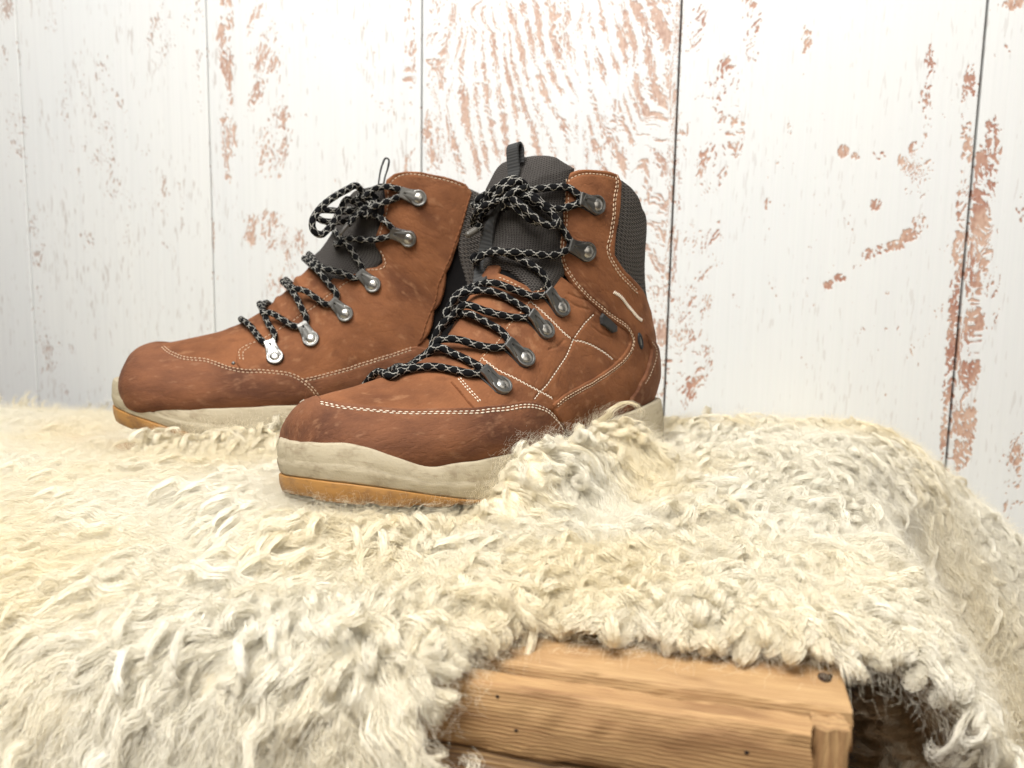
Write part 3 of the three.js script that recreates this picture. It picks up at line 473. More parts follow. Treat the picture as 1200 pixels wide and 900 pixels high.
function stitches(skin, uvPath, { len = 0.0021, pitch = 0.0029, r = 0.00033, off = 0, zig = 0, start = 0, lift = 0 } = {}) {
  const pts = uvPath.map((q) => skin.surf(q)), out = [], acc = [0];
  for (let i = 1; i < pts.length; i++) acc.push(acc[i - 1] + pts[i].p.distanceTo(pts[i - 1].p));
  const total = acc[acc.length - 1], get = (d) => { let i = 1; while (i < acc.length - 1 && acc[i] < d) i++; const t = clamp((d - acc[i - 1]) / Math.max(1e-9, acc[i] - acc[i - 1])); const p = pts[i - 1].p.clone().lerp(pts[i].p, t), n = pts[i - 1].n.clone().lerp(pts[i].n, t).normalize(), d3 = pts[i].p.clone().sub(pts[i - 1].p).normalize(); return { p, n, t: d3, s: n.clone().cross(d3) }; };
  const R = rng(Math.floor(total * 1e6));
  let k = 0;
  for (let d = start; d + len < total; d += pitch, k++) {
    let a = get(d), b = get(d + len), pa, pb;
    if (zig) { a = get(d); b = get(d + pitch); const f = k % 2 ? 1 : -1; pa = a.p.clone().addScaledVector(a.s, zig * f); pb = b.p.clone().addScaledVector(b.s, -zig * f); }
    else { pa = a.p.clone().addScaledVector(a.s, off); pb = b.p.clone().addScaledVector(b.s, off); if (off) { pa = skin.touch(pa, a.n, 0.006); pb = skin.touch(pb, b.n, 0.006); } }
    const mid = pa.clone().add(pb).multiplyScalar(0.5).addScaledVector(a.n, r * 0.45 + lift), x = pb.clone().sub(pa), L = x.length(); if (L < 1e-5 || L > 0.008) continue; x.normalize(); const z = a.n.clone().addScaledVector(x, -a.n.dot(x)).normalize(), y = z.clone().cross(x);
    const g = STITCH.clone(); g.deleteAttribute('uv'); g.applyMatrix4(new THREE.Matrix4().makeBasis(x.multiplyScalar(L * 0.54), y.multiplyScalar(r * (0.9 + 0.3 * R())), z.multiplyScalar(r)).setPosition(mid)); out.push(g);
  }
  return out;
}
function tube(points, r, mat, name, group, seg = 0, per = 0.0072, flat = 1) {
  const c = new THREE.CatmullRomCurve3(points, false, 'centripetal'), len = c.getLength(), n = seg || Math.max(12, Math.round(len / 0.0011)), g = new THREE.TubeGeometry(c, n, r, 10, false);
  const u = g.attributes.uv; for (let i = 0; i < u.count; i++) u.setXY(i, u.getX(i) * len / per, u.getY(i) * 2);
  const p = g.attributes.position, nn = g.attributes.normal, R = points.length * 3.7; for (let i = 0; i < p.count; i++) { const k = 0.00018 * perlin.noise(p.getX(i) * 600, p.getY(i) * 600, p.getZ(i) * 600 + R); p.setXYZ(i, p.getX(i) + nn.getX(i) * k, p.getY(i) + nn.getY(i) * k, p.getZ(i) + nn.getZ(i) * k); }
  const caps = [0, n].map((k) => { const cp = new THREE.SphereGeometry(r * 0.98, 8, 6); cp.translate(...c.getPoint(k / n).toArray()); return cp; });
  return part(name, mergeGeometries([g, ...caps]), mat, group);
}
// traced lace: [px, py, lift above the leather (m)]; points that miss the boot keep the depth of their neighbours or take an explicit 4th value (m from the camera)
function laceFrom(skin, pts, head = [], tail = []) {
  const hs = pts.map(([x, y, , d]) => d ? null : skin.hit(x, y, skin.allTree, skin.all)), ds = hs.map((h, i) => h ? h.dist : pts[i][3] || null);
  for (let i = 0; i < ds.length; i++) if (!ds[i]) { let a = i - 1, b = i + 1; while (a >= 0 && !ds[a]) a--; while (b < ds.length && !ds[b]) b++; ds[i] = a >= 0 && b < ds.length ? mix(ds[a], ds[b], (i - a) / (b - a)) : a >= 0 ? ds[a] : ds[b]; }
  const mid = pts.map(([x, y, lift = 0.002], i) => { const r = pxRay(x, y); const p = r.origin.clone().addScaledVector(r.direction, ds[i]); p.applyMatrix4(skin.Gi); const h = hs[i], n = h ? (() => { const b = skin.hit(x, y); return b ? b.n : V3(0, 0, 1); })() : null; return n ? p.addScaledVector(n, lift) : p; });
  return [...head, ...mid, ...tail];
}
const NEAR_POSE = { pos: [0.0845, 0.0135, -0.533], yaw: -136, pitch: -0.5, roll: 5.4, side: -1, s: 0.905 };
const FAR_POSE = { pos: [0.004, 0.0145, -0.60], yaw: -170, pitch: -0.9, roll: 1, side: 1, s: 0.995 };
const nearSkin = new BootSkin(NEAR_POSE, 1.3), farSkin = new BootSkin(FAR_POSE, 7.9);
// ---------- the sheepskin ----------
const HIDE_Y = 0.004;
const RF = 0.022;
function bend(d, r, most) { const a = Math.min(d / r, most), rest = Math.max(0, d - a * r); return [r * Math.sin(a) + rest * Math.cos(most), r * (1 - Math.cos(a)) + rest * Math.sin(most)]; }
function hideAt(s, t) {                       // s along the crate's front to the right of its corner, t backwards (both along the skin)
  let x = s, z = t, y = HIDE_Y + 0.0035 * fbm(s * 14, t * 14, 4.2, 2);
  const k = sstep(0.22, 0.38, t), S0 = mix(0.006, 0.045, k);
  if (s > S0) { const [o, d] = bend(s - S0, mix(0.034, 0.075, k), mix(1.45, 0.66, k)); x = S0 + o; y -= d; }
  if (t < 0.0) { const [o, d] = bend(-t, RF + 0.03 * sstep(-0.14, -0.30, s), 1.35); z = -o; y -= d; }
  if (t > 0.30) y -= 0.02 * sstep(0.30, 0.44, t) * (1 - sstep(-0.1, 0.1, s));
  y += 0.016 * Math.exp(-(((s + 0.01) / 0.10) ** 2) - (((t - 0.30) / 0.10) ** 2)) - 0.014 * sstep(-0.30, -0.44, s) * sstep(0.10, 0.26, t);
  if (s > -0.3 && s < 0.06 && t > 0.02 && t < 0.34) {                // pile pushed up beside the front boot
    const q = C0.clone().setY(0.02).addScaledVector(crE, x).addScaledVector(crB, z).applyMatrix4(nearSkin.Gi).divideScalar(NEAR_POSE.s), w = q.x > 0.12 ? mix(0.0525, 0.046, clamp((q.x - 0.19) / 0.06)) : 0.041, off = -q.z - w - 0.008;
    y += 0.034 * Math.exp(-(off / 0.018) * (off / 0.018)) * sstep(0.232, 0.165, q.x) * sstep(0.030, 0.085, q.x) * (0.9 + 0.3 * perlin.noise(q.x * 45, 2.2, 7.1));
  }
  if (s > -0.48 && s < -0.02 && t > 0.02 && t < 0.36) { const q = C0.clone().setY(0.02).addScaledVector(crE, x).addScaledVector(crB, z).applyMatrix4(nearSkin.Gi).divideScalar(NEAR_POSE.s); if (q.x < 0.27) { const f = C0.clone().setY(0.02).addScaledVector(crE, x).addScaledVector(crB, z).applyMatrix4(farSkin.Gi).divideScalar(FAR_POSE.s), w = mix(0.038, 0.0515, sstep(0.06, 0.17, f.x)) - 0.02 * sstep(0.22, 0.27, f.x), off = -f.z - w - 0.006; y += 0.012 * Math.exp(-(off / 0.016) * (off / 0.016)) * sstep(0.275, 0.235, f.x) * sstep(0.05, 0.1, f.x); }
    y += 0.009 * sstep(0.19, 0.262, q.x) * sstep(0.33, 0.29, q.x) * sstep(0.09, 0.05, Math.abs(q.z)); }
  return C0.clone().setY(0).addScaledVector(crE, x).addScaledVector(crB, z).add(V3(0, y, 0));
}
const HEM = [[-0.66, -0.26], [-0.150, -0.26], [-0.143, -0.14], [-0.140, -0.06], [-0.134, -0.022], [-0.124, 0.004], [-0.112, 0.022], [-0.100, 0.038], [-0.080, 0.034], [-0.050, 0.034], [-0.020, 0.037], [0.002, 0.038], [0.020, 0.040], [0.042, 0.046], [0.056, 0.058], [0.064, 0.085], [0.068, 0.135], [0.076, 0.158], [0.12, 0.165], [0.26, 0.17], [0.40, 0.19], [0.40, 0.43], [0.05, 0.45], [-0.66, 0.43]];
const inHem = (s, t) => { let c = false; for (let i = 0, j = HEM.length - 1; i < HEM.length; j = i++) { const a = HEM[i], b = HEM[j]; if ((a[1] > t) !== (b[1] > t) && s < (b[0] - a[0]) * (t - a[1]) / (b[1] - a[1]) + a[0]) c = !c; } return c; };
const hemDist = (s, t) => { let m = 1e9, nx = 0, ny = 0; for (let i = 0, j = HEM.length - 1; i < HEM.length; j = i++) { const [ax, ay] = HEM[j], [bx, by] = HEM[i], dx = bx - ax, dy = by - ay, k = clamp(((s - ax) * dx + (t - ay) * dy) / (dx * dx + dy * dy)), qx = ax + dx * k - s, qy = ay + dy * k - t, d = Math.hypot(qx, qy); if (d < m) { m = d; nx = qx / (d || 1); ny = qy / (d || 1); } } return [m, nx, ny]; };
const hideN = (s, t) => { const e = 0.003, a = hideAt(s + e, t).sub(hideAt(s - e, t)), b = hideAt(s, t + e).sub(hideAt(s, t - e)), n = a.clone().cross(b).normalize(); if (n.y < 0) n.negate(); return { n, a: a.normalize(), b: b.normalize() }; };
// where the boots press the wool down
const soleTest = [nearSkin, farSkin].map((K) => { const pl = []; for (let i = 0; i < 120; i++) { const c = solePlan(i / 120); pl.push([c.x * K.pose.s, c.z * K.pose.s * K.pose.side]); } return { K, pl }; });
function soleDist(p) {                        // signed distance to the nearest sole (negative under it) and the way out
  let best = [1e9, null, 0];
  for (const { K, pl } of soleTest) {
    const q = p.clone().applyMatrix4(K.Gi); let ins = false, m = 1e9, bx = 0, bz = 0;
    for (let i = 0, j = pl.length - 1; i < pl.length; j = i++) { const a = pl[i], b = pl[j]; if ((a[1] > q.z) !== (b[1] > q.z) && q.x < (b[0] - a[0]) * (q.z - a[1]) / (b[1] - a[1]) + a[0]) ins = !ins; const d = Math.hypot(a[0] - q.x, a[1] - q.z); if (d < m) { m = d; bx = a[0]; bz = a[1]; } }
    const sg = ins ? -m : m; if (sg < best[0]) { const o = V3(q.x - bx, 0, q.z - bz); if (ins) o.negate(); o.transformDirection(K.G); best = [sg, o.setY(0).normalize(), q.x / K.pose.s]; }
  }
  return best;
}
const fleece = thing('sheepskin', 'cream curly sheepskin rug draped over the crate under both boots', 'sheepskin');
{
  const col = (r, g, b) => new THREE.Color(r, g, b);
  const hideM = new THREE.MeshStandardMaterial({ color: col(0.92, 0.82, 0.60), roughness: 0.9 });
  const woolM = new THREE.MeshPhysicalMaterial({ color: col(0.99, 0.94, 0.80), roughness: 0.6, specularIntensity: 0.4 });
  // the skin itself
  const st = 0.003, pos = [], idx = [], id = new Map(), vid = (i, j) => { const k = i * 5000 + j; if (!id.has(k)) { id.set(k, pos.length / 3); const u = -0.66 + i * st, v = -0.26 + j * st, p = hideAt(u, v), [hd] = hemDist(u, v), [sd] = soleDist(p); p.addScaledVector(hideN(u, v).n, (0.0062 * sstep(0, 0.016, hd) * sstep(0.0, 0.012, sd)) * (1 + 0.9 * fbm(u * 55, v * 55, 3.3, 3))); pos.push(p.x, p.y, p.z); } return id.get(k); };
  for (let i = 0; i < 354; i++) for (let j = 0; j < 238; j++) { const s = -0.66 + (i + 0.5) * st, t = -0.26 + (j + 0.5) * st; if (!inHem(s, t)) continue; const a = vid(i, j), b = vid(i + 1, j), c = vid(i + 1, j + 1), d = vid(i, j + 1); idx.push(a, b, c, a, c, d); }
  part('underwool', geoFrom(pos, idx), hideM, fleece);
  // locks of wool: bundles of fine crimped fibres, some open and wavy, some rolled into ringlets
  const R = rng(4711), gauss = () => (R() + R() + R() - 1.5) * 1.15;
  function lock(kind, k) {
    const P = [], I = [], N = [], SEG = kind === 'fuzz' ? 9 : 15, NS = kind === 'fuzz' ? 18 : 10;
    const L = kind === 'ring' ? 0.0135 + 0.006 * R() : kind === 'wavy' ? 0.021 + 0.011 * R() : 0.022, lean = kind === 'wavy' ? 0.5 + 0.5 * R() : 0.25, waves = 2.4 + 1.8 * R(), amp = 0.0008 + 0.0010 * R(), ph = R() * 6.28, cr = 0.0018 + 0.0016 * R(), turns = 1.2 + 1.3 * R(), tip = 0.9 + 1.3 * R(), tw = gauss() * 1.6;
    const centre = (t) => {
      if (kind === 'ring') { const h = 0.42, b = Math.min(t, h) / h, p = V3(0.004 * b * b, 0.62 * L * b, 0); if (t > h) { const a = (t - h) / (1 - h) * turns * 2 * Math.PI, rr = cr * (1 - 0.45 * (t - h) / (1 - h)); p.x += rr * (1 - Math.cos(a)); p.y += rr * Math.sin(a) * 0.95; p.z += 0.0024 * (t - h) / (1 - h); } p.x += 0.6 * amp * Math.sin(t * 9 + ph); p.z += 0.6 * amp * Math.cos(t * 8 + ph); return p; }
      const p = V3(lean * L * t * t * 0.8, L * t * (1 - 0.28 * lean * t), 0); p.x += amp * Math.sin(t * waves * 6.28 + ph) * (0.3 + t); p.z += amp * Math.cos(t * waves * 5.4 + ph * 1.7) * (0.3 + t);
      if (kind === 'wavy' && t > 0.72) { const a = (t - 0.72) / 0.28 * tip * Math.PI, rr = cr * 0.8; p.x += rr * (1 - Math.cos(a)) - 0; p.y += rr * Math.sin(a) - 0.28 * L * ((t - 0.72) / 0.28) * 0.7; }
      return p;
    };
    const sweep = (pts, rad, sides, flute) => {                        // a tube along pts; flute cuts it lengthwise like gathered fibres
      const b = P.length / 3, n = pts.length - 1; let s1 = V3(1, 0, 0);
      for (let i = 0; i <= n; i++) {
        const tg = pts[Math.min(n, i + 1)].clone().sub(pts[Math.max(0, i - 1)]).normalize(); s1.addScaledVector(tg, -s1.dot(tg)); if (s1.lengthSq() < 1e-4) s1.set(0, 0, 1).addScaledVector(tg, -tg.z); s1.normalize(); const s2 = tg.clone().cross(s1);
        for (let q = 0; q < sides; q++) { const A = q / sides * 6.2832, n0 = s1.clone().multiplyScalar(Math.cos(A)).addScaledVector(s2, Math.sin(A)), rr = rad(i / n) * (1 + (flute ? flute[q] : 0)); P.push(pts[i].x + n0.x * rr, pts[i].y + n0.y * rr, pts[i].z + n0.z * rr); N.push(n0.x, n0.y, n0.z); if (i < n) { const c = b + i * sides, q2 = (q + 1) % sides; I.push(c + q, c + q2, c + sides + q, c + q2, c + sides + q2, c + sides + q); } }
      }
    };
    const run = (r0, a0, len, fz, ca, p1, seg) => { const pts = []; for (let i = 0; i <= seg; i++) { const t = i / seg * len, c = centre(t), w = (kind === 'fuzz' ? 0.006 : kind === 'ring' ? mix(0.0030, 0.0014, sstep(0.05, 0.7, t)) : mix(0.0033, 0.0013, sstep(0.1, 0.95, t))) * r0, an = a0 + tw * t; c.x += w * Math.cos(an) + fz.x * t * t + ca * Math.sin(i * 1.9 + p1); c.z += w * Math.sin(an) + fz.z * t * t + ca * Math.cos(i * 1.7 + p1); c.y += fz.y * t * t * 0.5 + (kind === 'ring' ? w * 0.6 * Math.sin(an * 1.3) * sstep(0.4, 0.6, t) : 0); pts.push(c); } return pts; };
    if (kind !== 'fuzz') for (let f = 0; f < 32; f++) {                // the body of the lock: many thin strands side by side
      const R0 = 0.00008 + 0.00009 * R(), len = 0.62 + 0.38 * Math.sqrt(R());
      sweep(run(Math.sqrt((f + 0.5) / 32) * (0.9 + 0.2 * R()), f * 2.39996 + 0.3 * R(), len, V3(gauss(), gauss(), gauss()).multiplyScalar(0.0013), 0.00015, R() * 6.28, SEG), (t) => R0 * Math.pow(1 - 0.9 * Math.pow(t, 4), 0.7), 3, null);
    }
    for (let f = 0; f < NS; f++) {                                     // single fibres over it
      const stray = R() < 0.2 ? 2.2 : 1, rad = kind === 'fuzz' ? 0.00005 : 0.00007 + 0.00005 * R();
      sweep(run(Math.sqrt(R()) * (stray > 1 ? 1.4 : 1.15), R() * 6.28, 0.78 + 0.26 * R(), V3(gauss(), gauss(), gauss()).multiplyScalar(kind === 'fuzz' ? 0.006 : 0.0013 * stray), 0.00018 + 0.0002 * R(), R() * 6.28, SEG), (t) => rad * (1 - 0.7 * t), 3, null);
    }
    const g = geoFrom(P, I); return g;
  }
  const kinds = [...Array(8).fill('wavy'), ...Array(8).fill('ring'), ...Array(2).fill('fuzz')], geos = kinds.map((k, i) => lock(k, i)), lists = kinds.map(() => []);
  const place = (s, t, o = {}) => {
    const p = hideAt(s, t), { n, a, b } = hideN(s, t), [sd, out, sx] = soleDist(p), under = sd < (o.close ?? 0.001);
    if (under && !(sx > 0.195 && sd > -0.04)) return;
    const [hd, hx, hy] = hemDist(s, t), front = 1 - sstep(-0.02, 0.05, t), left = sstep(-0.10, -0.30, s), right = sstep(-0.02, 0.08, s);
    const ang = 2.4 * perlin.noise(s * 9, t * 9, 1.7) + 2.0 * perlin.noise(s * 38, t * 38, 5.7);
    const c = a.clone().multiplyScalar(-0.9 * left + 0.7 * right).addScaledVector(b, -0.62 - 0.6 * front).addScaledVector(a, 0.62 * Math.sin(ang) * (1 - 0.45 * left)).addScaledVector(b, 0.45 * Math.cos(ang) * (1 - 0.5 * left));
    if (hd < 0.02) c.addScaledVector(a, hx * 1.6 * (1 - hd / 0.02)).addScaledVector(b, hy * 1.6 * (1 - hd / 0.02));
    let tilt = 0.78 + 0.30 * left + 0.5 * (1 - sstep(0.0, 0.02, hd)) + 0.5 * (R() - 0.5);
    if (sd < 0.026) { const k = 1 - sd / 0.026; c.multiplyScalar(1 - 0.8 * k).addScaledVector(out, 1.3 * k); tilt = mix(tilt, o.stand ? 0.25 : 0.6, k); }
    if (under) tilt = 1.25;
    const hang = 1 - sstep(0.55, 0.85, n.y); c.y -= 1.3 * hang; tilt = mix(tilt, 1.22 + 0.3 * (R() - 0.5), hang);
    c.addScaledVector(n, -c.dot(n)).normalize();
    const Y = n.clone().multiplyScalar(Math.cos(tilt)).addScaledVector(c, Math.sin(tilt)).normalize(), az = (R() - 0.5) * (2.2 - 1.2 * left), X = c.clone().applyAxisAngle(Y, az); X.addScaledVector(Y, -X.dot(Y)).normalize();
    const Z = X.clone().cross(Y), pr = clamp(0.62 + 0.8 * perlin.noise(s * 7 + 3, t * 7, 8.8) + 0.55 * (0.5 - left) - 0.1 * right), k = !o.stand && R() < pr * (1 - 0.55 * hang) ? 8 + Math.floor(R() * 8) : Math.floor(R() * 8), sc = (0.82 + 0.4 * R()) * (o.scale ?? 1) * (under ? mix(0.55, 0.85, sstep(0.2, 0.27, sx)) : mix(1, 0.8, sstep(0.03, 0.0, sd))) * (1 + 0.15 * left) * (1 + 0.25 * hang);
    lists[k].push([new THREE.Matrix4().makeBasis(X.clone().multiplyScalar(sc), Y.clone().multiplyScalar(sc * (0.85 + 0.3 * R())), Z.clone().multiplyScalar(sc)).setPosition(p.clone().addScaledVector(n, 0.0035 * sstep(0.0, 0.02, sd))), R()]);
    if (R() < 0.9) { const k2 = 16 + Math.floor(R() * 2); lists[k2].push([new THREE.Matrix4().makeBasis(X.clone().multiplyScalar(sc), Y.clone().multiplyScalar(sc), Z.clone().multiplyScalar(sc)).setPosition(p), R()]); }
  };
  const step = 0.0034;
  for (let s = -0.66; s < 0.40; s += step) for (let t = -0.26; t < 0.45; t += step) {
    const u = s + (R() - 0.5) * step * 1.3, v = t + (R() - 0.5) * step * 1.3; if (!inHem(u, v)) continue;
    const p = hideAt(u, v), [x, y] = toPx(p); if (x < -130 || x > 1330 || y > 1080) continue;             // what no view from near here could show
    place(u, v);
  }
  // a few long locks that stand up against the sides of the front boot
  for (let i = 0; i < 260; i++) { const q = onGround(mix(580, 702, R()), mix(528, 590, R()), 0.006).sub(C0), s = q.dot(crE), t = q.dot(crB); place(s, t, { stand: true, scale: 1.0 + 0.45 * R(), close: 0.0005 }); }
  let total = 0;
  geos.forEach((g, i) => {
    const l = lists[i]; if (!l.length) return; total += l.length;
    const m = new THREE.InstancedMesh(g, woolM, l.length); m.name = numbered(kinds[i] === 'fuzz' ? 'loose_fibres' : 'wool_locks'); m.userData.kind = 'stuff'; m.castShadow = m.receiveShadow = true;
    l.forEach(([M4, r], k) => { m.setMatrixAt(k, M4); const p = V3().setFromMatrixPosition(M4), y = clamp(0.5 + 1.1 * perlin.noise(p.x * 16, p.z * 16, 2.5) + 0.5 * (r - 0.5)); m.setColorAt(k, col(1, mix(1.0, 0.95, y), mix(1.0, 0.83, y))); });
    fleece.add(m);
  });
  console.log('locks', total);
}
function bootGroup(skin, label) { const g = thing('hiking_boot', label, 'boot', 'pair of worn leather boots'); g.applyMatrix4(skin.G); return g; }
function ribbon(pts, nrm, width, thick, mat, name, group) {          // flat strap with thickness along points
  const c = new THREE.CatmullRomCurve3(pts, false, 'centripetal'), cn = new THREE.CatmullRomCurve3(nrm, false, 'centripetal'), N = 60, pos = [], uv = [], idx = [], len = c.getLength();
  for (let i = 0; i <= N; i++) {
    const t = i / N, p = c.getPoint(t), tg = c.getTangent(t), n = cn.getPoint(t); n.addScaledVector(tg, -n.dot(tg)).normalize(); const s = tg.clone().cross(n);
    [[-1, 1], [1, 1], [1, -1], [-1, -1]].forEach(([a, b], k) => { const q = p.clone().addScaledVector(s, a * width / 2).addScaledVector(n, b * thick / 2); pos.push(q.x, q.y, q.z); uv.push([0, 1, 1, 0][k], t * len / 0.008); });
    if (i < N) for (let k = 0; k < 4; k++) { const a = i * 4 + k, b = i * 4 + (k + 1) % 4; idx.push(a, b, a + 4, b, b + 4, a + 4); }
  }
  idx.push(0, 1, 2, 0, 2, 3, N * 4, N * 4 + 2, N * 4 + 1, N * 4, N * 4 + 3, N * 4 + 2);
  return part(name, toCreasedNormals(geoFrom(pos, idx, uv), 0.6), mat, group);
}
const asRim = (p) => p;
// ----- the boot in front, outer side in view -----
const nearBoot = bootGroup(nearSkin, 'larger tan leather boot in front, grey knit collar, toe resting on the wool');
{
  const K = nearSkin, g = nearBoot;
  const collar = [U(0.925, 0), U(0.922, 0.05), U(0.905, 0.10), U(0.898, 0.14), U(0.905, 0.19), U(0.912, 0.24), U(0.885, 0.285), U(0.872, 0.34), U(0.868, 0.42), U(0.868, 0.5)];
  const full = K.path(collar), low = full.map(([u, v]) => [u - 0.012, v]);
  K.panel('lining', [...low, [0, 0.5], [0, -0.5], ...mirror(low).reverse()], M.lining, g, { lift: -0.0012, T: 0.0004 });
  const vampTop = K.path([X(622, 338), X(600, 327), X(585, 321), X(566, 316), U(0.535, 0.02), U(0.535, 0)]);
  K.panel('vamp', [[0, 0.5], [0.52, 0.5], [0.52, 0.16], ...vampTop, ...mirror(vampTop).reverse(), [0.52, -0.16], [0.52, -0.5], [0, -0.5]], M.leather, g, { lift: 0.0002, T: 0.0012 });
  const tg = K.path([U(0.528, 0.0), U(0.522, 0.05), U(0.496, 0.10), U(0.525, 0.13), U(0.60, 0.135), U(0.70, 0.125), U(0.82, 0.125), U(0.90, 0.14), U(0.925, 0.10), U(0.930, 0.05), U(0.932, 0)]);
  K.panel('knit_tongue', [...tg, ...mirror(tg).reverse()], M.knitFine, g, { lift: 0, T: 0.0045, e: 0.009, bulge: (u, v, d) => 0.0065 * sstep(0.55, 0.70, u) * sstep(0.0, 0.022, d) });
  const kc = K.path([U(0.672, 0.5), U(0.672, 0.30), U(0.71, 0.235), U(0.74, 0.225), U(0.86, 0.222), U(0.905, 0.215), X(723, 208), X(737, 218), X(746, 229), X(751, 243), U(0.872, 0.36), U(0.868, 0.42), U(0.868, 0.5)]);
  const kOpt = { lift: 0.0000, T: 0.0018, e: 0.0045, bulge: (u, v) => 0.0004 * Math.sin(clamp((u - 0.67) / 0.21) * Math.PI) * sstep(0.24, 0.32, Math.abs(v)) };
  part('knit_collar', mergeGeometries([K.panel('', kc, null, g, kOpt), K.panel('', mirror(kc), null, g, kOpt)]), M.knit, g);
  const sToe = K.smoothPath([X(656, 499), X(648, 489), X(637, 481), X(623.5, 477), X(607, 477), X(585, 481), X(552, 485.6), X(516, 487), X(475, 488), X(434, 485.5), X(401, 481.5), X(377, 476)]);
  const lineEye = K.smoothPath([X(692, 369), X(680, 382), X(668, 400), X(658, 422), X(642, 445), X(630, 460), X(622, 470)]);
  const zig1 = K.smoothPath([X(564, 423), X(580, 436), X(600, 446), X(620, 456), X(645, 469)]), zig2 = K.smoothPath([X(620, 355), X(636, 370), X(656, 390), X(668, 400)]), zig3 = K.smoothPath([X(668, 400), X(683, 402.5), X(700, 411), X(716, 423)]);
  const throat = K.smoothPath([X(551, 440), X(568, 419), X(584, 402), X(596, 384), X(610, 368), X(624, 348), X(640, 336)]);
  const toeTip = K.smoothPath([X(536, 449), X(547, 462), X(560, 477)]);
  const eye = K.path([X(527, 451), X(536, 446), X(548, 438), X(564, 418), X(580, 402), X(592, 384), X(606, 368), X(620, 346), X(634, 334), X(652, 322), X(672, 338), X(702, 366), X(728, 386), X(738, 398), X(730, 418), X(704, 445), X(650, 480), X(600, 486), X(560, 490), X(546, 474)]);
  const creases = [[X(664, 346), X(676, 351), X(690, 352)], [X(660, 352), X(672, 360), X(686, 364)], [X(690, 384), X(700, 391), X(711, 395)], [X(640, 412), X(650, 408), X(657, 400)]].map((q) => K.smoothPath(q));
  const eyeOpt = { lift: 0.0009, T: 0.0019, grooves: [lineEye, zig1, zig2, zig3, throat, ...creases] };
  K.panel('eyestay_panel', eye, M.leather, g, eyeOpt); K.panel('eyestay_panel', mirror(eye), M.leather, g, { ...eyeOpt, grooves: [] });
  const flapF = [X(656, 310), X(654.5, 285), X(659.5, 263), X(662, 232), X(661.5, 214), X(667, 204), X(676, 200.5), X(697, 200), X(720, 205.5), X(724.5, 216), X(718, 277), X(716.5, 298), X(730, 319), X(745, 335)];
  const ank = K.path([...flapF, U(0.705, 0.36), U(0.705, 0.5), U(0.36, 0.5), U(0.35, 0.40), X(661, 505), X(655, 497), X(647, 487), X(641, 474), X(653, 464), X(673, 453), X(700, 437), X(717, 423), X(728, 411), X(733, 400), X(731, 391), X(723, 385), X(715, 380), X(700, 368), X(683, 353), X(669, 338), X(661, 324)]);
  const sFlapBack = K.smoothPath([X(718.5, 207), X(719.5, 217), X(716.5, 240), X(713, 275), X(711, 299), X(725, 322), X(742, 341)]), sFlapFront = K.smoothPath([X(666, 212), X(665, 232), X(663, 262), X(659, 284), X(659, 306), X(668, 325), X(681, 342), X(702, 361), X(716, 372), X(730, 382), X(738, 396), X(736, 410), X(722, 428), X(703, 443), X(677, 458.5), X(656, 470), X(645, 479)]);
  const sFlapTop = K.smoothPath([X(668, 211), X(678, 206.5), X(697, 205.5), X(716, 210)]);
  const ankOpt = { lift: 0.0019, T: 0.0017, e: 0.0014, grooves: [sFlapBack, sFlapFront, sFlapTop] };
  K.panel('ankle_panel', ank, M.leather, g, ankOpt); K.panel('ankle_panel', mirror(ank), M.leather, g, { ...ankOpt, grooves: [] });
  const hc = K.path([U(0.648, 0.5), U(0.642, 0.36), X(750, 391), X(756, 409), X(752, 428), X(743, 447), X(733, 463), U(0.44, 0.40), U(0.40, 0.5)]);
  part('heel_counter', mergeGeometries([K.panel('', hc, null, g, { lift: 0.0036, T: 0.0016 }), K.panel('', mirror(hc), null, g, { lift: 0.0036, T: 0.0016 })]), M.toeLeather, g);
  const tgd = K.path([U(0.35, 0.5), U(0.35, 0.385), X(660, 505), X(655, 497), X(647, 487), X(636, 477), X(623, 472), X(607, 472), X(585, 476), X(552, 481), X(516, 482.5), X(475, 483.5), X(434, 481), X(401, 477), X(379, 472.5), U(0.117, 0.0)]);
  K.panel('toe_guard', [...tgd, ...mirror(tgd).reverse(), [0, -0.5], [0, 0.5]], M.toeLeather, g, { lift: 0.0016, T: 0.0016, e: 0.0012, grooves: [sToe], rough: 0.0001 });
  K.finish();
  const st = (list, mat) => { const gs = list.flat(); part('stitching', mergeGeometries(gs), mat, g, { kind: 'stuff' }); };
  st([stitches(K, sToe), stitches(K, sToe, { off: 0.0016, start: 0.0012 }), stitches(K, mirror(sToe)), stitches(K, lineEye, { len: 0.0017, pitch: 0.0022, r: 0.0003 }), stitches(K, toeTip, { len: 0.0014, pitch: 0.002, r: 0.0003 }), stitches(K, toeTip, { off: 0.0013, len: 0.0014, pitch: 0.002, r: 0.0003 }),
    stitches(K, zig1, { zig: 0.0007, pitch: 0.0011, r: 0.00026 }), stitches(K, zig2, { zig: 0.0007, pitch: 0.0011, r: 0.00026 }), stitches(K, zig3, { zig: 0.0006, pitch: 0.0013, r: 0.00026 })], M.paleThread);
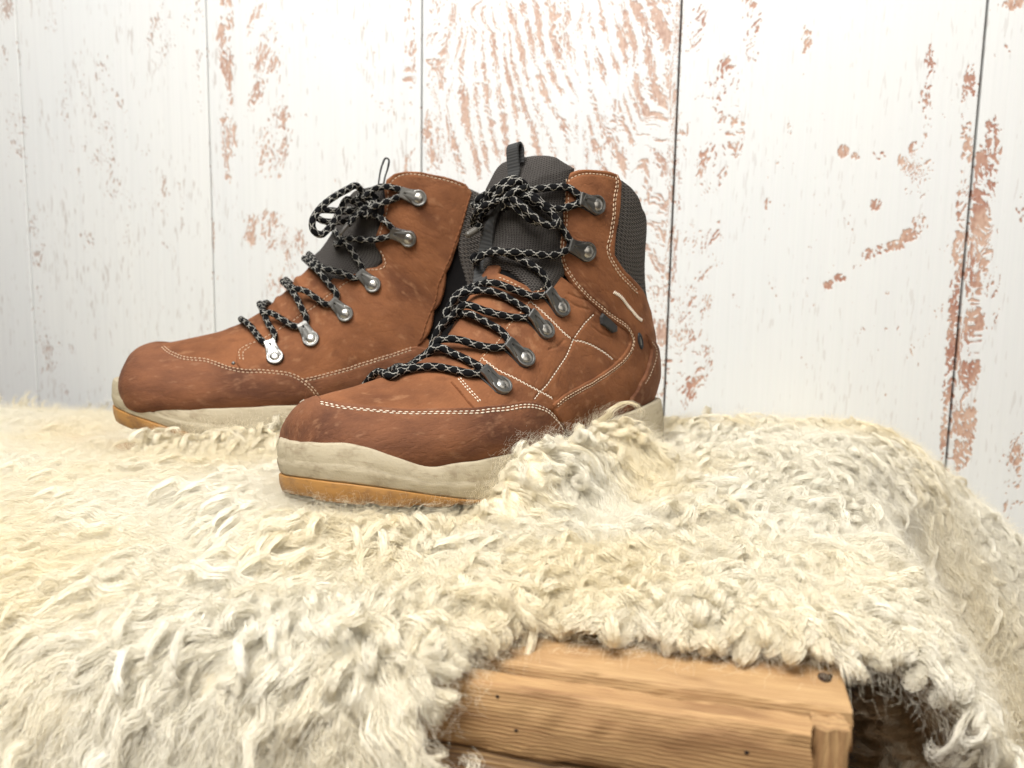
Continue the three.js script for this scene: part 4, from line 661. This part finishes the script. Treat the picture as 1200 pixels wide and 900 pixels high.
  st([stitches(K, sFlapBack, { len: 0.0019, pitch: 0.0026 }), stitches(K, sFlapBack, { off: -0.0020, len: 0.0019, pitch: 0.0026, start: 0.001 }), stitches(K, sFlapFront, { len: 0.0016, pitch: 0.0024, r: 0.0003 }), stitches(K, sFlapFront, { off: -0.0015, len: 0.0016, pitch: 0.0024, r: 0.0003 }), stitches(K, sFlapTop, { len: 0.0015, pitch: 0.0022, r: 0.0003 }),
    stitches(K, throat, { len: 0.0015, pitch: 0.0022, r: 0.0003 }), stitches(K, K.smoothPath([X(618, 343), X(600, 333), X(585, 327)]), { len: 0.0016, pitch: 0.0023, r: 0.0003 }), stitches(K, K.smoothPath([X(755, 400), X(760, 412), X(756, 430), X(747, 448)]), { len: 0.0014, pitch: 0.0022, r: 0.00028 })], M.thread);
  part('bar_tack', mergeGeometries(stitches(K, K.smoothPath([X(714, 342), X(723, 348), X(732, 360), X(740, 370), X(748, 377)]), { zig: 0.0011, pitch: 0.00065, r: 0.0003 })), M.paleThread, g, { kind: 'stuff' });
  // small dark tab and pull-cord hole on the ankle panel
  { const tab = K.path([X(697, 372), X(700, 367), X(716, 383), X(716, 390), X(711, 391), X(698, 381)]); K.panel('side_tab', tab, M.label, g, { lift: 0.0042, T: 0.0010, e: 0.0005 });
    const h = K.hit(744, 400), n = h.n, p = K.touch(h.p, n), e = part('cord_eyelet', new THREE.TorusGeometry(0.0022, 0.0008, 8, 24), M.hookShadeAndEyelet, g), up = V3(0.25, 1, 0); up.addScaledVector(n, -up.dot(n)).normalize();
    e.quaternion.setFromRotationMatrix(new THREE.Matrix4().makeBasis(up.clone().cross(n), up, n)); e.position.copy(p).addScaledVector(n, 0.0002); e.scale.set(0.8, 1.75, 1); part('eyelet_plug', (() => { const q = new THREE.SphereGeometry(0.0018, 14, 8); q.scale(0.9, 1, 0.3); return q; })(), M.metal, e); }
  // sole
  const mid = part('midsole', sweepSole(K, false), M.midsole, g), out = part('outsole', sweepSole(K, true), M.gum, g);
  // hooks on the outer side, and their mirror image on the inner side
  const hk = [[[698, 240.5], [676, 234.5]], [[687, 295], [667, 288]], [[656.5, 361], [638, 341.5]], [[638, 387], [616.5, 370]], [[614.5, 420], [592.5, 405]], [[587, 452.5], [562.5, 437]]];
  const ends = hk.map(([c, n]) => addHook(K, g, c, n));
  const inner = ends.map((e) => { const h = K.tree.closestPointToPoint(e.end, {}); return h; });
  hk.forEach(([c, n]) => { const a = K.hit(...c), b = K.hit(...n), A = K.at(a.u, -a.v), B = K.at(b.u, -b.v), x = B.p.clone().sub(A.p); x.addScaledVector(A.n, -x.dot(A.n)).normalize(); const m = part('lace_hook', HOOK.body, M.metal, g); m.quaternion.setFromRotationMatrix(new THREE.Matrix4().makeBasis(x, A.n.clone().cross(x), A.n)); m.position.copy(K.touch(A.p, A.n)).addScaledVector(A.n, 0.0004); part('rivet', HOOK.rivet, M.rivet, m); });
  // laces: each strand leaves a hook, crosses the tongue and goes down to the hooks of the inner side
  const R = 0.00197, hid = (u, v, lift = 0.004) => { const q = K.at(u, v); return K.touch(q.p, q.n).addScaledVector(q.n, lift); };
  const E = (i, k) => ends[i].end.clone().addScaledVector(ends[i].y, k * 0.0018).addScaledVector(ends[i].n, -0.0006);
  const lace = (pts, head, tail) => tube(laceFrom(K, pts, head, tail), R, M.lace, 'lace', g);
  const L2 = 0.0026;
  lace([[548, 442, L2], [530, 438, L2], [510, 435, L2], [490, 436, L2], [470, 441, L2], [460, 446, L2]], [E(5, 1)], [hid(0.215, -0.03), hid(0.215, -0.12)]);
  lace([[549, 427, L2], [532, 419, L2], [516, 415, L2 + 0.002], [500, 419, L2], [486, 428, L2], [477, 436, L2]], [E(5, -1)], [hid(0.245, -0.06), hid(0.25, -0.14)]);
  lace([[576, 411, L2], [556, 409, L2 + 0.001], [538, 407, L2 + 0.003], [519, 408, L2 + 0.003], [502, 413, L2], [490, 424, L2], [479, 437, L2]], [E(4, 1)], [hid(0.25, -0.05), hid(0.25, -0.13)]);
  lace([[588, 392, L2], [570, 382, L2 + 0.001], [551, 374, L2 + 0.002], [534, 376, L2 + 0.002], [518, 384, L2], [507, 400, L2]], [E(4, -1)], [hid(0.33, -0.05), hid(0.33, -0.14)]);
  lace([[598, 375, L2], [572, 370, L2 + 0.002], [550, 367, L2 + 0.004], [532, 369, L2 + 0.003], [518, 380, L2], [509, 397, L2]], [E(3, 1)], [hid(0.34, -0.05), hid(0.34, -0.14)]);
  lace([[603, 358, L2], [578, 347, L2 + 0.001], [553, 341, L2 + 0.002], [537, 346, L2 + 0.002], [526, 360, L2], [521, 371, L2]], [E(3, -1)], [hid(0.42, -0.06), hid(0.43, -0.14)]);
  lace([[622, 349, L2], [604, 344, L2 + 0.001], [580, 339, L2 + 0.003], [557, 337, L2 + 0.004], [541, 341, L2 + 0.002], [530, 352, L2]], [E(2, 1)], [hid(0.44, -0.06), hid(0.44, -0.14)]);
  lace([[634, 324, L2], [620, 314, L2 + 0.001], [606, 307, L2 + 0.002], [588, 301, L2 + 0.003], [568, 300, L2], [554, 301, L2]], [E(2, -1)], [hid(0.56, -0.08), hid(0.56, -0.14)]);
  lace([[646, 300, L2], [622, 302, L2 + 0.003], [600, 305, L2 + 0.005], [578, 307, L2 + 0.004], [560, 304, L2]], [E(1, 1)], [hid(0.58, -0.08), hid(0.58, -0.14)]);
  lace([[658, 268, L2 + 0.001], [650, 255, L2 + 0.002], [641, 246, L2 + 0.002], [630, 236, L2 + 0.004], [617, 232, L2 + 0.005]], [E(1, -1)]);
  lace([[664, 244, L2], [651, 247, L2 + 0.002], [638, 244, L2 + 0.004], [625, 238, L2 + 0.006], [612, 234, L2 + 0.006]], [E(0, 1)]);
  lace([[664, 221, L2], [647, 222, L2 + 0.001], [630, 226, L2 + 0.003], [616, 231, L2 + 0.004]], [E(0, -1)]);
  const ind = (u, v, lift) => hid(u, v, lift);
  lace([[606, 238, L2 + 0.002], [588, 238, L2], [572, 243, L2], [563, 250, L2]], [], [hid(0.76, -0.12), hid(0.75, -0.18)]);
  lace([[604, 228, L2 + 0.003], [588, 226, L2 + 0.002], [572, 228, L2 + 0.001], [560, 234, L2]], [], [hid(0.82, -0.12), hid(0.82, -0.18)]);
  // the bow: a knot wound twice round, a loop to each side, one tagged end
  const kn = (a, b, c) => lace([a, b, c].flat(0));
  lace([[586, 240, 0.008], [594, 231, 0.010], [606, 222, 0.011], [615, 215, 0.010], [618, 218, 0.006]]);
  lace([[592, 246, 0.008], [601, 238, 0.012], [612, 228, 0.013], [621, 219, 0.011], [624, 224, 0.006]]);
  lace([[600, 250, 0.006], [608, 243, 0.011], [617, 235, 0.012], [625, 226, 0.009]]);
  lace([[612, 240, 0.011], [622, 250, 0.011], [632, 261, 0.010], [643, 266, 0.009], [651, 262, 0.008], [648, 253, 0.006], [637, 246, 0.006], [624, 240, 0.006]]);
  lace([[604, 242, 0.010], [614, 250, 0.008], [622, 259, 0.007], [630, 264, 0.006]]);
  lace([[598, 234, 0.010], [584, 232, 0.011], [570, 236, 0.011], [561, 244, 0.010], [562, 254, 0.009], [574, 252, 0.008], [590, 244, 0.008]]);
  lace([[600, 244, 0.011], [588, 251, 0.013], [574, 259, 0.014], [562, 266, 0.015], [555, 271, 0.015]]);
  tube(laceFrom(K, [[557, 270, 0, 0.452], [553, 272.5, 0, 0.451], [549, 275, 0, 0.450]]), 0.0019, M.aglet, 'aglet', g, 4);
  // webbing strap down the tongue, standing up as a pull loop
  const sp = [[564, 335, 0.0012], [566, 318, 0.0014], [570, 298, 0.0015], [574, 276, 0.0016], [586, 246, 0.002], [598, 222, 0.002], [604, 205, 0.0012]].map(([x, y, l]) => { const h = K.hit(x, y, K.allTree, K.all) || K.hit(x + 6, y, K.allTree, K.all), b = K.hit(x, y) || K.hit(x + 25, y); const p = h.p.clone().addScaledVector(b.n, l); return [p, b.n]; });
  const topN = sp[6][1], tp = sp[6][0], up = V3(-0.05, 1, 0), hgt = 0.0165;
  for (const [a, o] of [[0.5, 0.0006], [0.9, 0.0006], [1.02, -0.0012], [0.9, -0.0032], [0.4, -0.0034]]) sp.push([tp.clone().addScaledVector(up, a * hgt).addScaledVector(topN, o), a > 1 ? up.clone().addScaledVector(topN, 0.2) : o > 0 ? topN : topN.clone().negate()]);
  ribbon(sp.map((q) => q[0]), sp.map((q) => q[1]), 0.0088, 0.0011, M.webbing, 'pull_loop', g);
}
// ----- the boot behind, inner side in view -----
const farBoot = bootGroup(farSkin, 'darker brown leather boot behind, half hidden, with lace loops standing out in front');
{
  const K = farSkin, g = farBoot;
  const collar = [U(0.775, 0), U(0.785, 0.05), U(0.81, 0.10), U(0.85, 0.15), U(0.875, 0.19), U(0.888, 0.26), U(0.880, 0.32), U(0.872, 0.40), U(0.872, 0.5)];
  const full = K.path(collar), low = full.map(([u, v]) => [u - 0.012, v]);
  K.panel('lining', [...low, [0, 0.5], [0, -0.5], ...mirror(low).reverse()], M.lining, g, { lift: -0.0012, T: 0.0004 });
  const vTop = K.path([X(426, 318), X(410, 314), X(398, 314), U(0.555, 0.03), U(0.56, 0)]);
  K.panel('vamp', [[0, 0.5], [0.52, 0.5], [0.52, 0.17], ...vTop, ...mirror(vTop).reverse(), [0.52, -0.17], [0.52, -0.5], [0, -0.5]], M.leather, g, { lift: 0.0002, T: 0.0012, bulge: (u, v) => 0.0016 * sstep(0.30, 0.36, u) * (Math.max(0, Math.sin(u * 95)) ** 3) * sstep(0.16, 0.05, Math.abs(v)) });
  const tg = K.path([U(0.47, 0.10), U(0.52, 0.14), U(0.60, 0.15), U(0.70, 0.14), U(0.78, 0.148), U(0.82, 0.14), U(0.81, 0.10), U(0.79, 0.05), U(0.78, 0)]);
  K.panel('knit_tongue', [...tg, ...mirror(tg).reverse()], M.knitFine, g, { lift: 0, T: 0.0035, e: 0.008, bulge: (u, v, d) => 0.0012 * sstep(0.52, 0.70, u) * sstep(0.0, 0.02, d) });
  const kc = K.path([U(0.66, 0.5), U(0.66, 0.30), U(0.86, 0.29), U(0.880, 0.31), U(0.875, 0.36), U(0.870, 0.42), U(0.870, 0.5)]), kOpt = { lift: 0, T: 0.0024, e: 0.0045 };
  part('knit_collar', mergeGeometries([K.panel('', kc, null, g, kOpt), K.panel('', mirror(kc), null, g, kOpt)]), M.knit, g);
  const sQ = K.smoothPath([X(282, 424), X(283, 412), X(300, 404), X(328, 389), X(352, 373), X(370, 361), X(386, 348), X(402, 336), X(417, 327)]);
  const sNotch = K.smoothPath([X(432, 318), X(446, 317), X(453, 312), X(452, 302), X(446, 290)]), sTop = K.smoothPath([X(456, 222), X(463, 211), X(474, 205.5), X(494, 206), X(518, 211), X(542, 219)]);
  const sFl = K.smoothPath([X(446, 279), X(450, 265), X(455, 250), X(457, 236), X(456, 222)]), sBk = K.smoothPath([X(549, 229), X(533, 282), X(519, 320), X(505, 364), X(488, 402)]);
  const quarter = K.path([X(277, 428), X(279, 411), X(297, 401), X(326, 385), X(350, 369), X(368, 357), X(384, 344), X(400, 331), X(414, 321), X(426, 316), X(441, 314), X(449, 308), X(448, 299), X(441, 288), X(442, 276), X(447, 262), X(452, 249), X(453, 236), X(451.5, 222), X(454, 211), X(463, 204), X(474, 201.5), X(494, 202), X(520, 207), X(545, 216), X(552, 226), X(537, 284), X(523, 320), X(509, 364), X(491, 405), X(470, 425), X(430, 437), X(390, 448), X(355, 455), X(330, 452), X(300, 446), X(285, 438)]);
  const qOpt = { lift: 0.0012, T: 0.0017, e: 0.0013, grooves: [sQ, sTop, sFl] };
  K.panel('quarter_panel', quarter, M.leather, g, qOpt); K.panel('quarter_panel', mirror(quarter), M.leather, g, { ...qOpt, grooves: [] });
  const sRear = K.smoothPath([X(357, 446.5), X(387, 439.5), X(412, 432), X(437, 424), X(462, 416.5), X(484, 409)]);
  const rear = K.path([U(0.30, 0.5), U(0.30, 0.42), X(352, 444), X(387, 436), X(412, 428.5), X(437, 420.5), X(462, 413), X(486, 405), U(0.53, 0.30), U(0.60, 0.36), U(0.64, 0.42), U(0.645, 0.5)]);
  part('heel_guard', mergeGeometries([K.panel('', rear, null, g, { lift: 0.0024, T: 0.0014, grooves: [sRear] }), K.panel('', mirror(rear), null, g, { lift: 0.0024, T: 0.0014 })]), M.toeLeather, g);
  const back = K.path([U(0.50, 0.275), U(0.60, 0.285), U(0.66, 0.30), U(0.68, 0.36), U(0.68, 0.5), U(0.50, 0.5)]);
  part('back_panel', mergeGeometries([K.panel('', back, null, g, { lift: 0, T: 0.0016 }), K.panel('', mirror(back), null, g, { lift: 0, T: 0.0016 })]), M.leather, g);
  const sToe = K.smoothPath([X(378, 473), X(371, 463), X(360, 452), X(346, 443.5), X(333, 440), X(307, 438.5), X(285, 438.5), X(269, 436), X(253, 430.5), X(240, 427), X(219, 425.5), X(200, 419), X(190, 411)]);
  const toe = K.path([U(0.33, 0.5), U(0.33, 0.41), X(381, 473), X(374, 461), X(362, 449.5), X(347, 440.5), X(333, 436.5), X(307, 434.5), X(286, 434.5), X(270, 432.5), X(254, 427), X(241, 423.5), X(220, 422), X(202, 416), X(192, 408.5), U(0.137, 0.0)]);
  K.panel('toe_guard', [...toe, ...mirror(toe).reverse(), [0, -0.5], [0, 0.5]], M.toeLeather, g, { lift: 0.0019, T: 0.0016, e: 0.0012, grooves: [sToe], rough: 0.0001 });
  K.finish();
  const o1 = { len: 0.0019, pitch: 0.0027, r: 0.00032 };
  part('stitching', mergeGeometries([stitches(K, sToe, o1), stitches(K, sToe, { ...o1, off: -0.0017, start: 0.001 }), stitches(K, mirror(sToe), o1), stitches(K, sRear, o1), stitches(K, sRear, { ...o1, off: 0.0016, start: 0.001 }), stitches(K, sQ, o1), stitches(K, K.smoothPath([X(286, 425), X(287, 415), X(296, 409)]), o1), stitches(K, sNotch, o1), stitches(K, sTop, o1), stitches(K, sFl, o1)].flat()), M.thread, g, { kind: 'stuff' });
  { const gs = stitches(K, sBk, { len: 0.004, pitch: 0.0041, r: 0.0005 }); part('back_seam', mergeGeometries(gs), M.leather, g, { kind: 'stuff' }); }
  { const h = K.hit(274, 427.5), p = K.touch(h.p, h.n), q = new THREE.SphereGeometry(0.0013, 12, 8); const m = part('vamp_rivet', q, M.metal, g); m.position.copy(p); }
  part('midsole', sweepSole(K, false), M.midsole, g); part('outsole', sweepSole(K, true), M.gum, g);
  const hk = [[[490.5, 232.5], [466, 225]], [[479, 280], [455, 270]], [[437, 334], [421, 319]], [[404.5, 368], [388.5, 352]], [[364.5, 397.5], [354, 380]], [[322.5, 419], [315.5, 400]]];
  const ends = hk.map(([c, n]) => addHook(K, g, c, n));
  hk.forEach(([c, n]) => { const a = K.hit(...c), b = K.hit(...n); if (!a || !b) return; const A = K.at(a.u, -a.v), B = K.at(b.u, -b.v), x = B.p.clone().sub(A.p); x.addScaledVector(A.n, -x.dot(A.n)).normalize(); const m = part('lace_hook', HOOK.body, M.metal, g); m.quaternion.setFromRotationMatrix(new THREE.Matrix4().makeBasis(x, A.n.clone().cross(x), A.n)); m.position.copy(K.touch(A.p, A.n)).addScaledVector(A.n, 0.0004); part('rivet', HOOK.rivet, M.rivet, m); });
  const R = 0.0021, hid = (u, v, lift = 0.004) => { const q = K.at(u, v); return K.touch(q.p, q.n).addScaledVector(q.n, lift); };
  const E = (i, k) => ends[i].end.clone().addScaledVector(ends[i].y, k * 0.0018).addScaledVector(ends[i].n, -0.0006);
  const lace = (pts, head, tail, r = R) => tube(laceFrom(K, pts, head, tail), r, M.lace, 'lace', g);
  const L2 = 0.003;
  lace([[308, 402, L2], [301, 394, L2 + 0.001], [297, 389, L2 + 0.002]], [E(5, 1)], [hid(0.27, 0.01), hid(0.27, -0.08)]);
  lace([[324, 396, L2], [319, 385, L2 + 0.002], [316.5, 377, L2 + 0.003]], [E(5, -1)], [hid(0.315, 0.0, 0.005), hid(0.32, -0.10)]);
  lace([[345, 384, L2], [334, 378.5, L2 + 0.002], [324, 374, L2 + 0.004], [317, 376, L2 + 0.005]], [E(4, 1)], [hid(0.325, -0.01, 0.005), hid(0.33, -0.10)]);
  lace([[361, 374, L2], [357, 362, L2 + 0.002], [353, 351, L2 + 0.004]], [E(4, -1)], [hid(0.385, 0.0, 0.006), hid(0.39, -0.10)]);
  lace([[382, 358, L2], [373, 352.5, L2 + 0.002], [363, 346.5, L2 + 0.004], [355, 345, L2 + 0.005]], [E(3, 1)], [hid(0.395, -0.01, 0.006), hid(0.40, -0.10)]);
  lace([[396, 346, L2], [389, 336, L2 + 0.002], [383, 327, L2 + 0.004]], [E(3, -1)], [hid(0.465, 0.0, 0.006), hid(0.47, -0.10)]);
  lace([[417, 327.5, L2], [407, 324.5, L2 + 0.002], [396, 321.5, L2 + 0.003], [386, 320.5, L2 + 0.004]], [E(2, 1)], [hid(0.48, -0.02, 0.006), hid(0.48, -0.10)]);
  lace([[425, 313, L2], [420, 304, L2 + 0.001], [414, 294, L2 + 0.002], [407, 285, L2 + 0.003]], [E(2, -1)], [hid(0.60, 0.0, 0.005), hid(0.60, -0.10)]);
  lace([[448, 279.5, L2], [438, 281.5, L2 + 0.001], [424, 281.5, L2 + 0.002], [412, 284, L2 + 0.003], [402, 291, L2 + 0.003]], [E(1, 1)], [hid(0.59, -0.05, 0.005)]);
  lace([[456, 260, L2 + 0.001], [448, 254, L2 + 0.002], [438, 250, L2 + 0.003], [428, 249, L2 + 0.005], [421, 246, L2 + 0.005]], [E(1, -1)]);
  lace([[460, 235, L2], [452, 239, L2 + 0.002], [442, 243, L2 + 0.004], [431, 245, L2 + 0.005]], [E(0, 1)]);
  lace([[459, 220, L2], [451, 220, L2 + 0.002], [443, 225, L2 + 0.004], [436, 233, L2 + 0.005]], [E(0, -1)]);
  // bow and knot standing out in front of the tongue
  const D = 0.565, air = (list, r = R, d0 = D) => tube(list.map(([x, y, d = 0]) => atDist(x, y, d0 + d).applyMatrix4(K.Gi)), r, M.lace, 'lace', g);
  air([[430, 236, -0.004], [424, 224, -0.006], [417, 217.5, -0.01], [407, 222, -0.016], [396, 228, -0.022], [383, 237, -0.028], [372, 248, -0.032], [366, 260, -0.034], [368, 271, -0.034], [376, 275, -0.032], [385, 268, -0.028], [393, 258, -0.024], [400, 244, -0.018], [406, 234, -0.014], [414, 236, -0.008], [426, 242, -0.004]], 0.0022);
  air([[430, 242, 0], [418, 246, -0.004], [404, 248, -0.008], [388, 246.5, -0.01], [374, 247, -0.012], [370, 253, -0.013], [376, 258, -0.012], [390, 260, -0.008], [404, 259, -0.004], [418, 252, 0], [430, 247, 0]]);
  air([[424, 228, 0], [431, 236, -0.006], [434, 246, -0.008], [428, 253, -0.006], [421, 250, 0]], 0.0023);
  air([[432, 226, 0], [438, 235, -0.006], [440, 245, -0.007], [434, 252, -0.005], [428, 252, 0]], 0.0023);
  air([[418, 232, 0], [426, 231, -0.006], [436, 230, -0.006], [444, 234, 0]], 0.0022);
  air([[436, 240, 0], [426, 247, -0.006], [416, 254, -0.012], [408, 263, -0.016]], 0.0020);
  tube([[409, 262, -0.016], [403, 268.5, -0.018], [399, 274, -0.020]].map(([x, y, d]) => atDist(x, y, D + d).applyMatrix4(K.Gi)), 0.0014, M.aglet, 'aglet', g, 6);
  // pull loop seen nearly edge-on
  const lp = [[441, 236], [443, 222], [445, 205], [448, 193], [452, 185.5], [455.5, 187], [454.5, 197], [451, 208], [449, 222]].map(([x, y]) => atDist(x, y, D + 0.008).applyMatrix4(K.Gi)), ctr = atDist(448, 208, D + 0.008).applyMatrix4(K.Gi);
  ribbon(lp, lp.map((p) => { const q = p.clone().sub(ctr); return q.normalize(); }), 0.0085, 0.0011, M.webbing, 'pull_loop', g);
}
scene.traverse((o) => { if (o.isMesh) { o.castShadow = true; o.receiveShadow = true; } });
renderer.render(scene, camera);
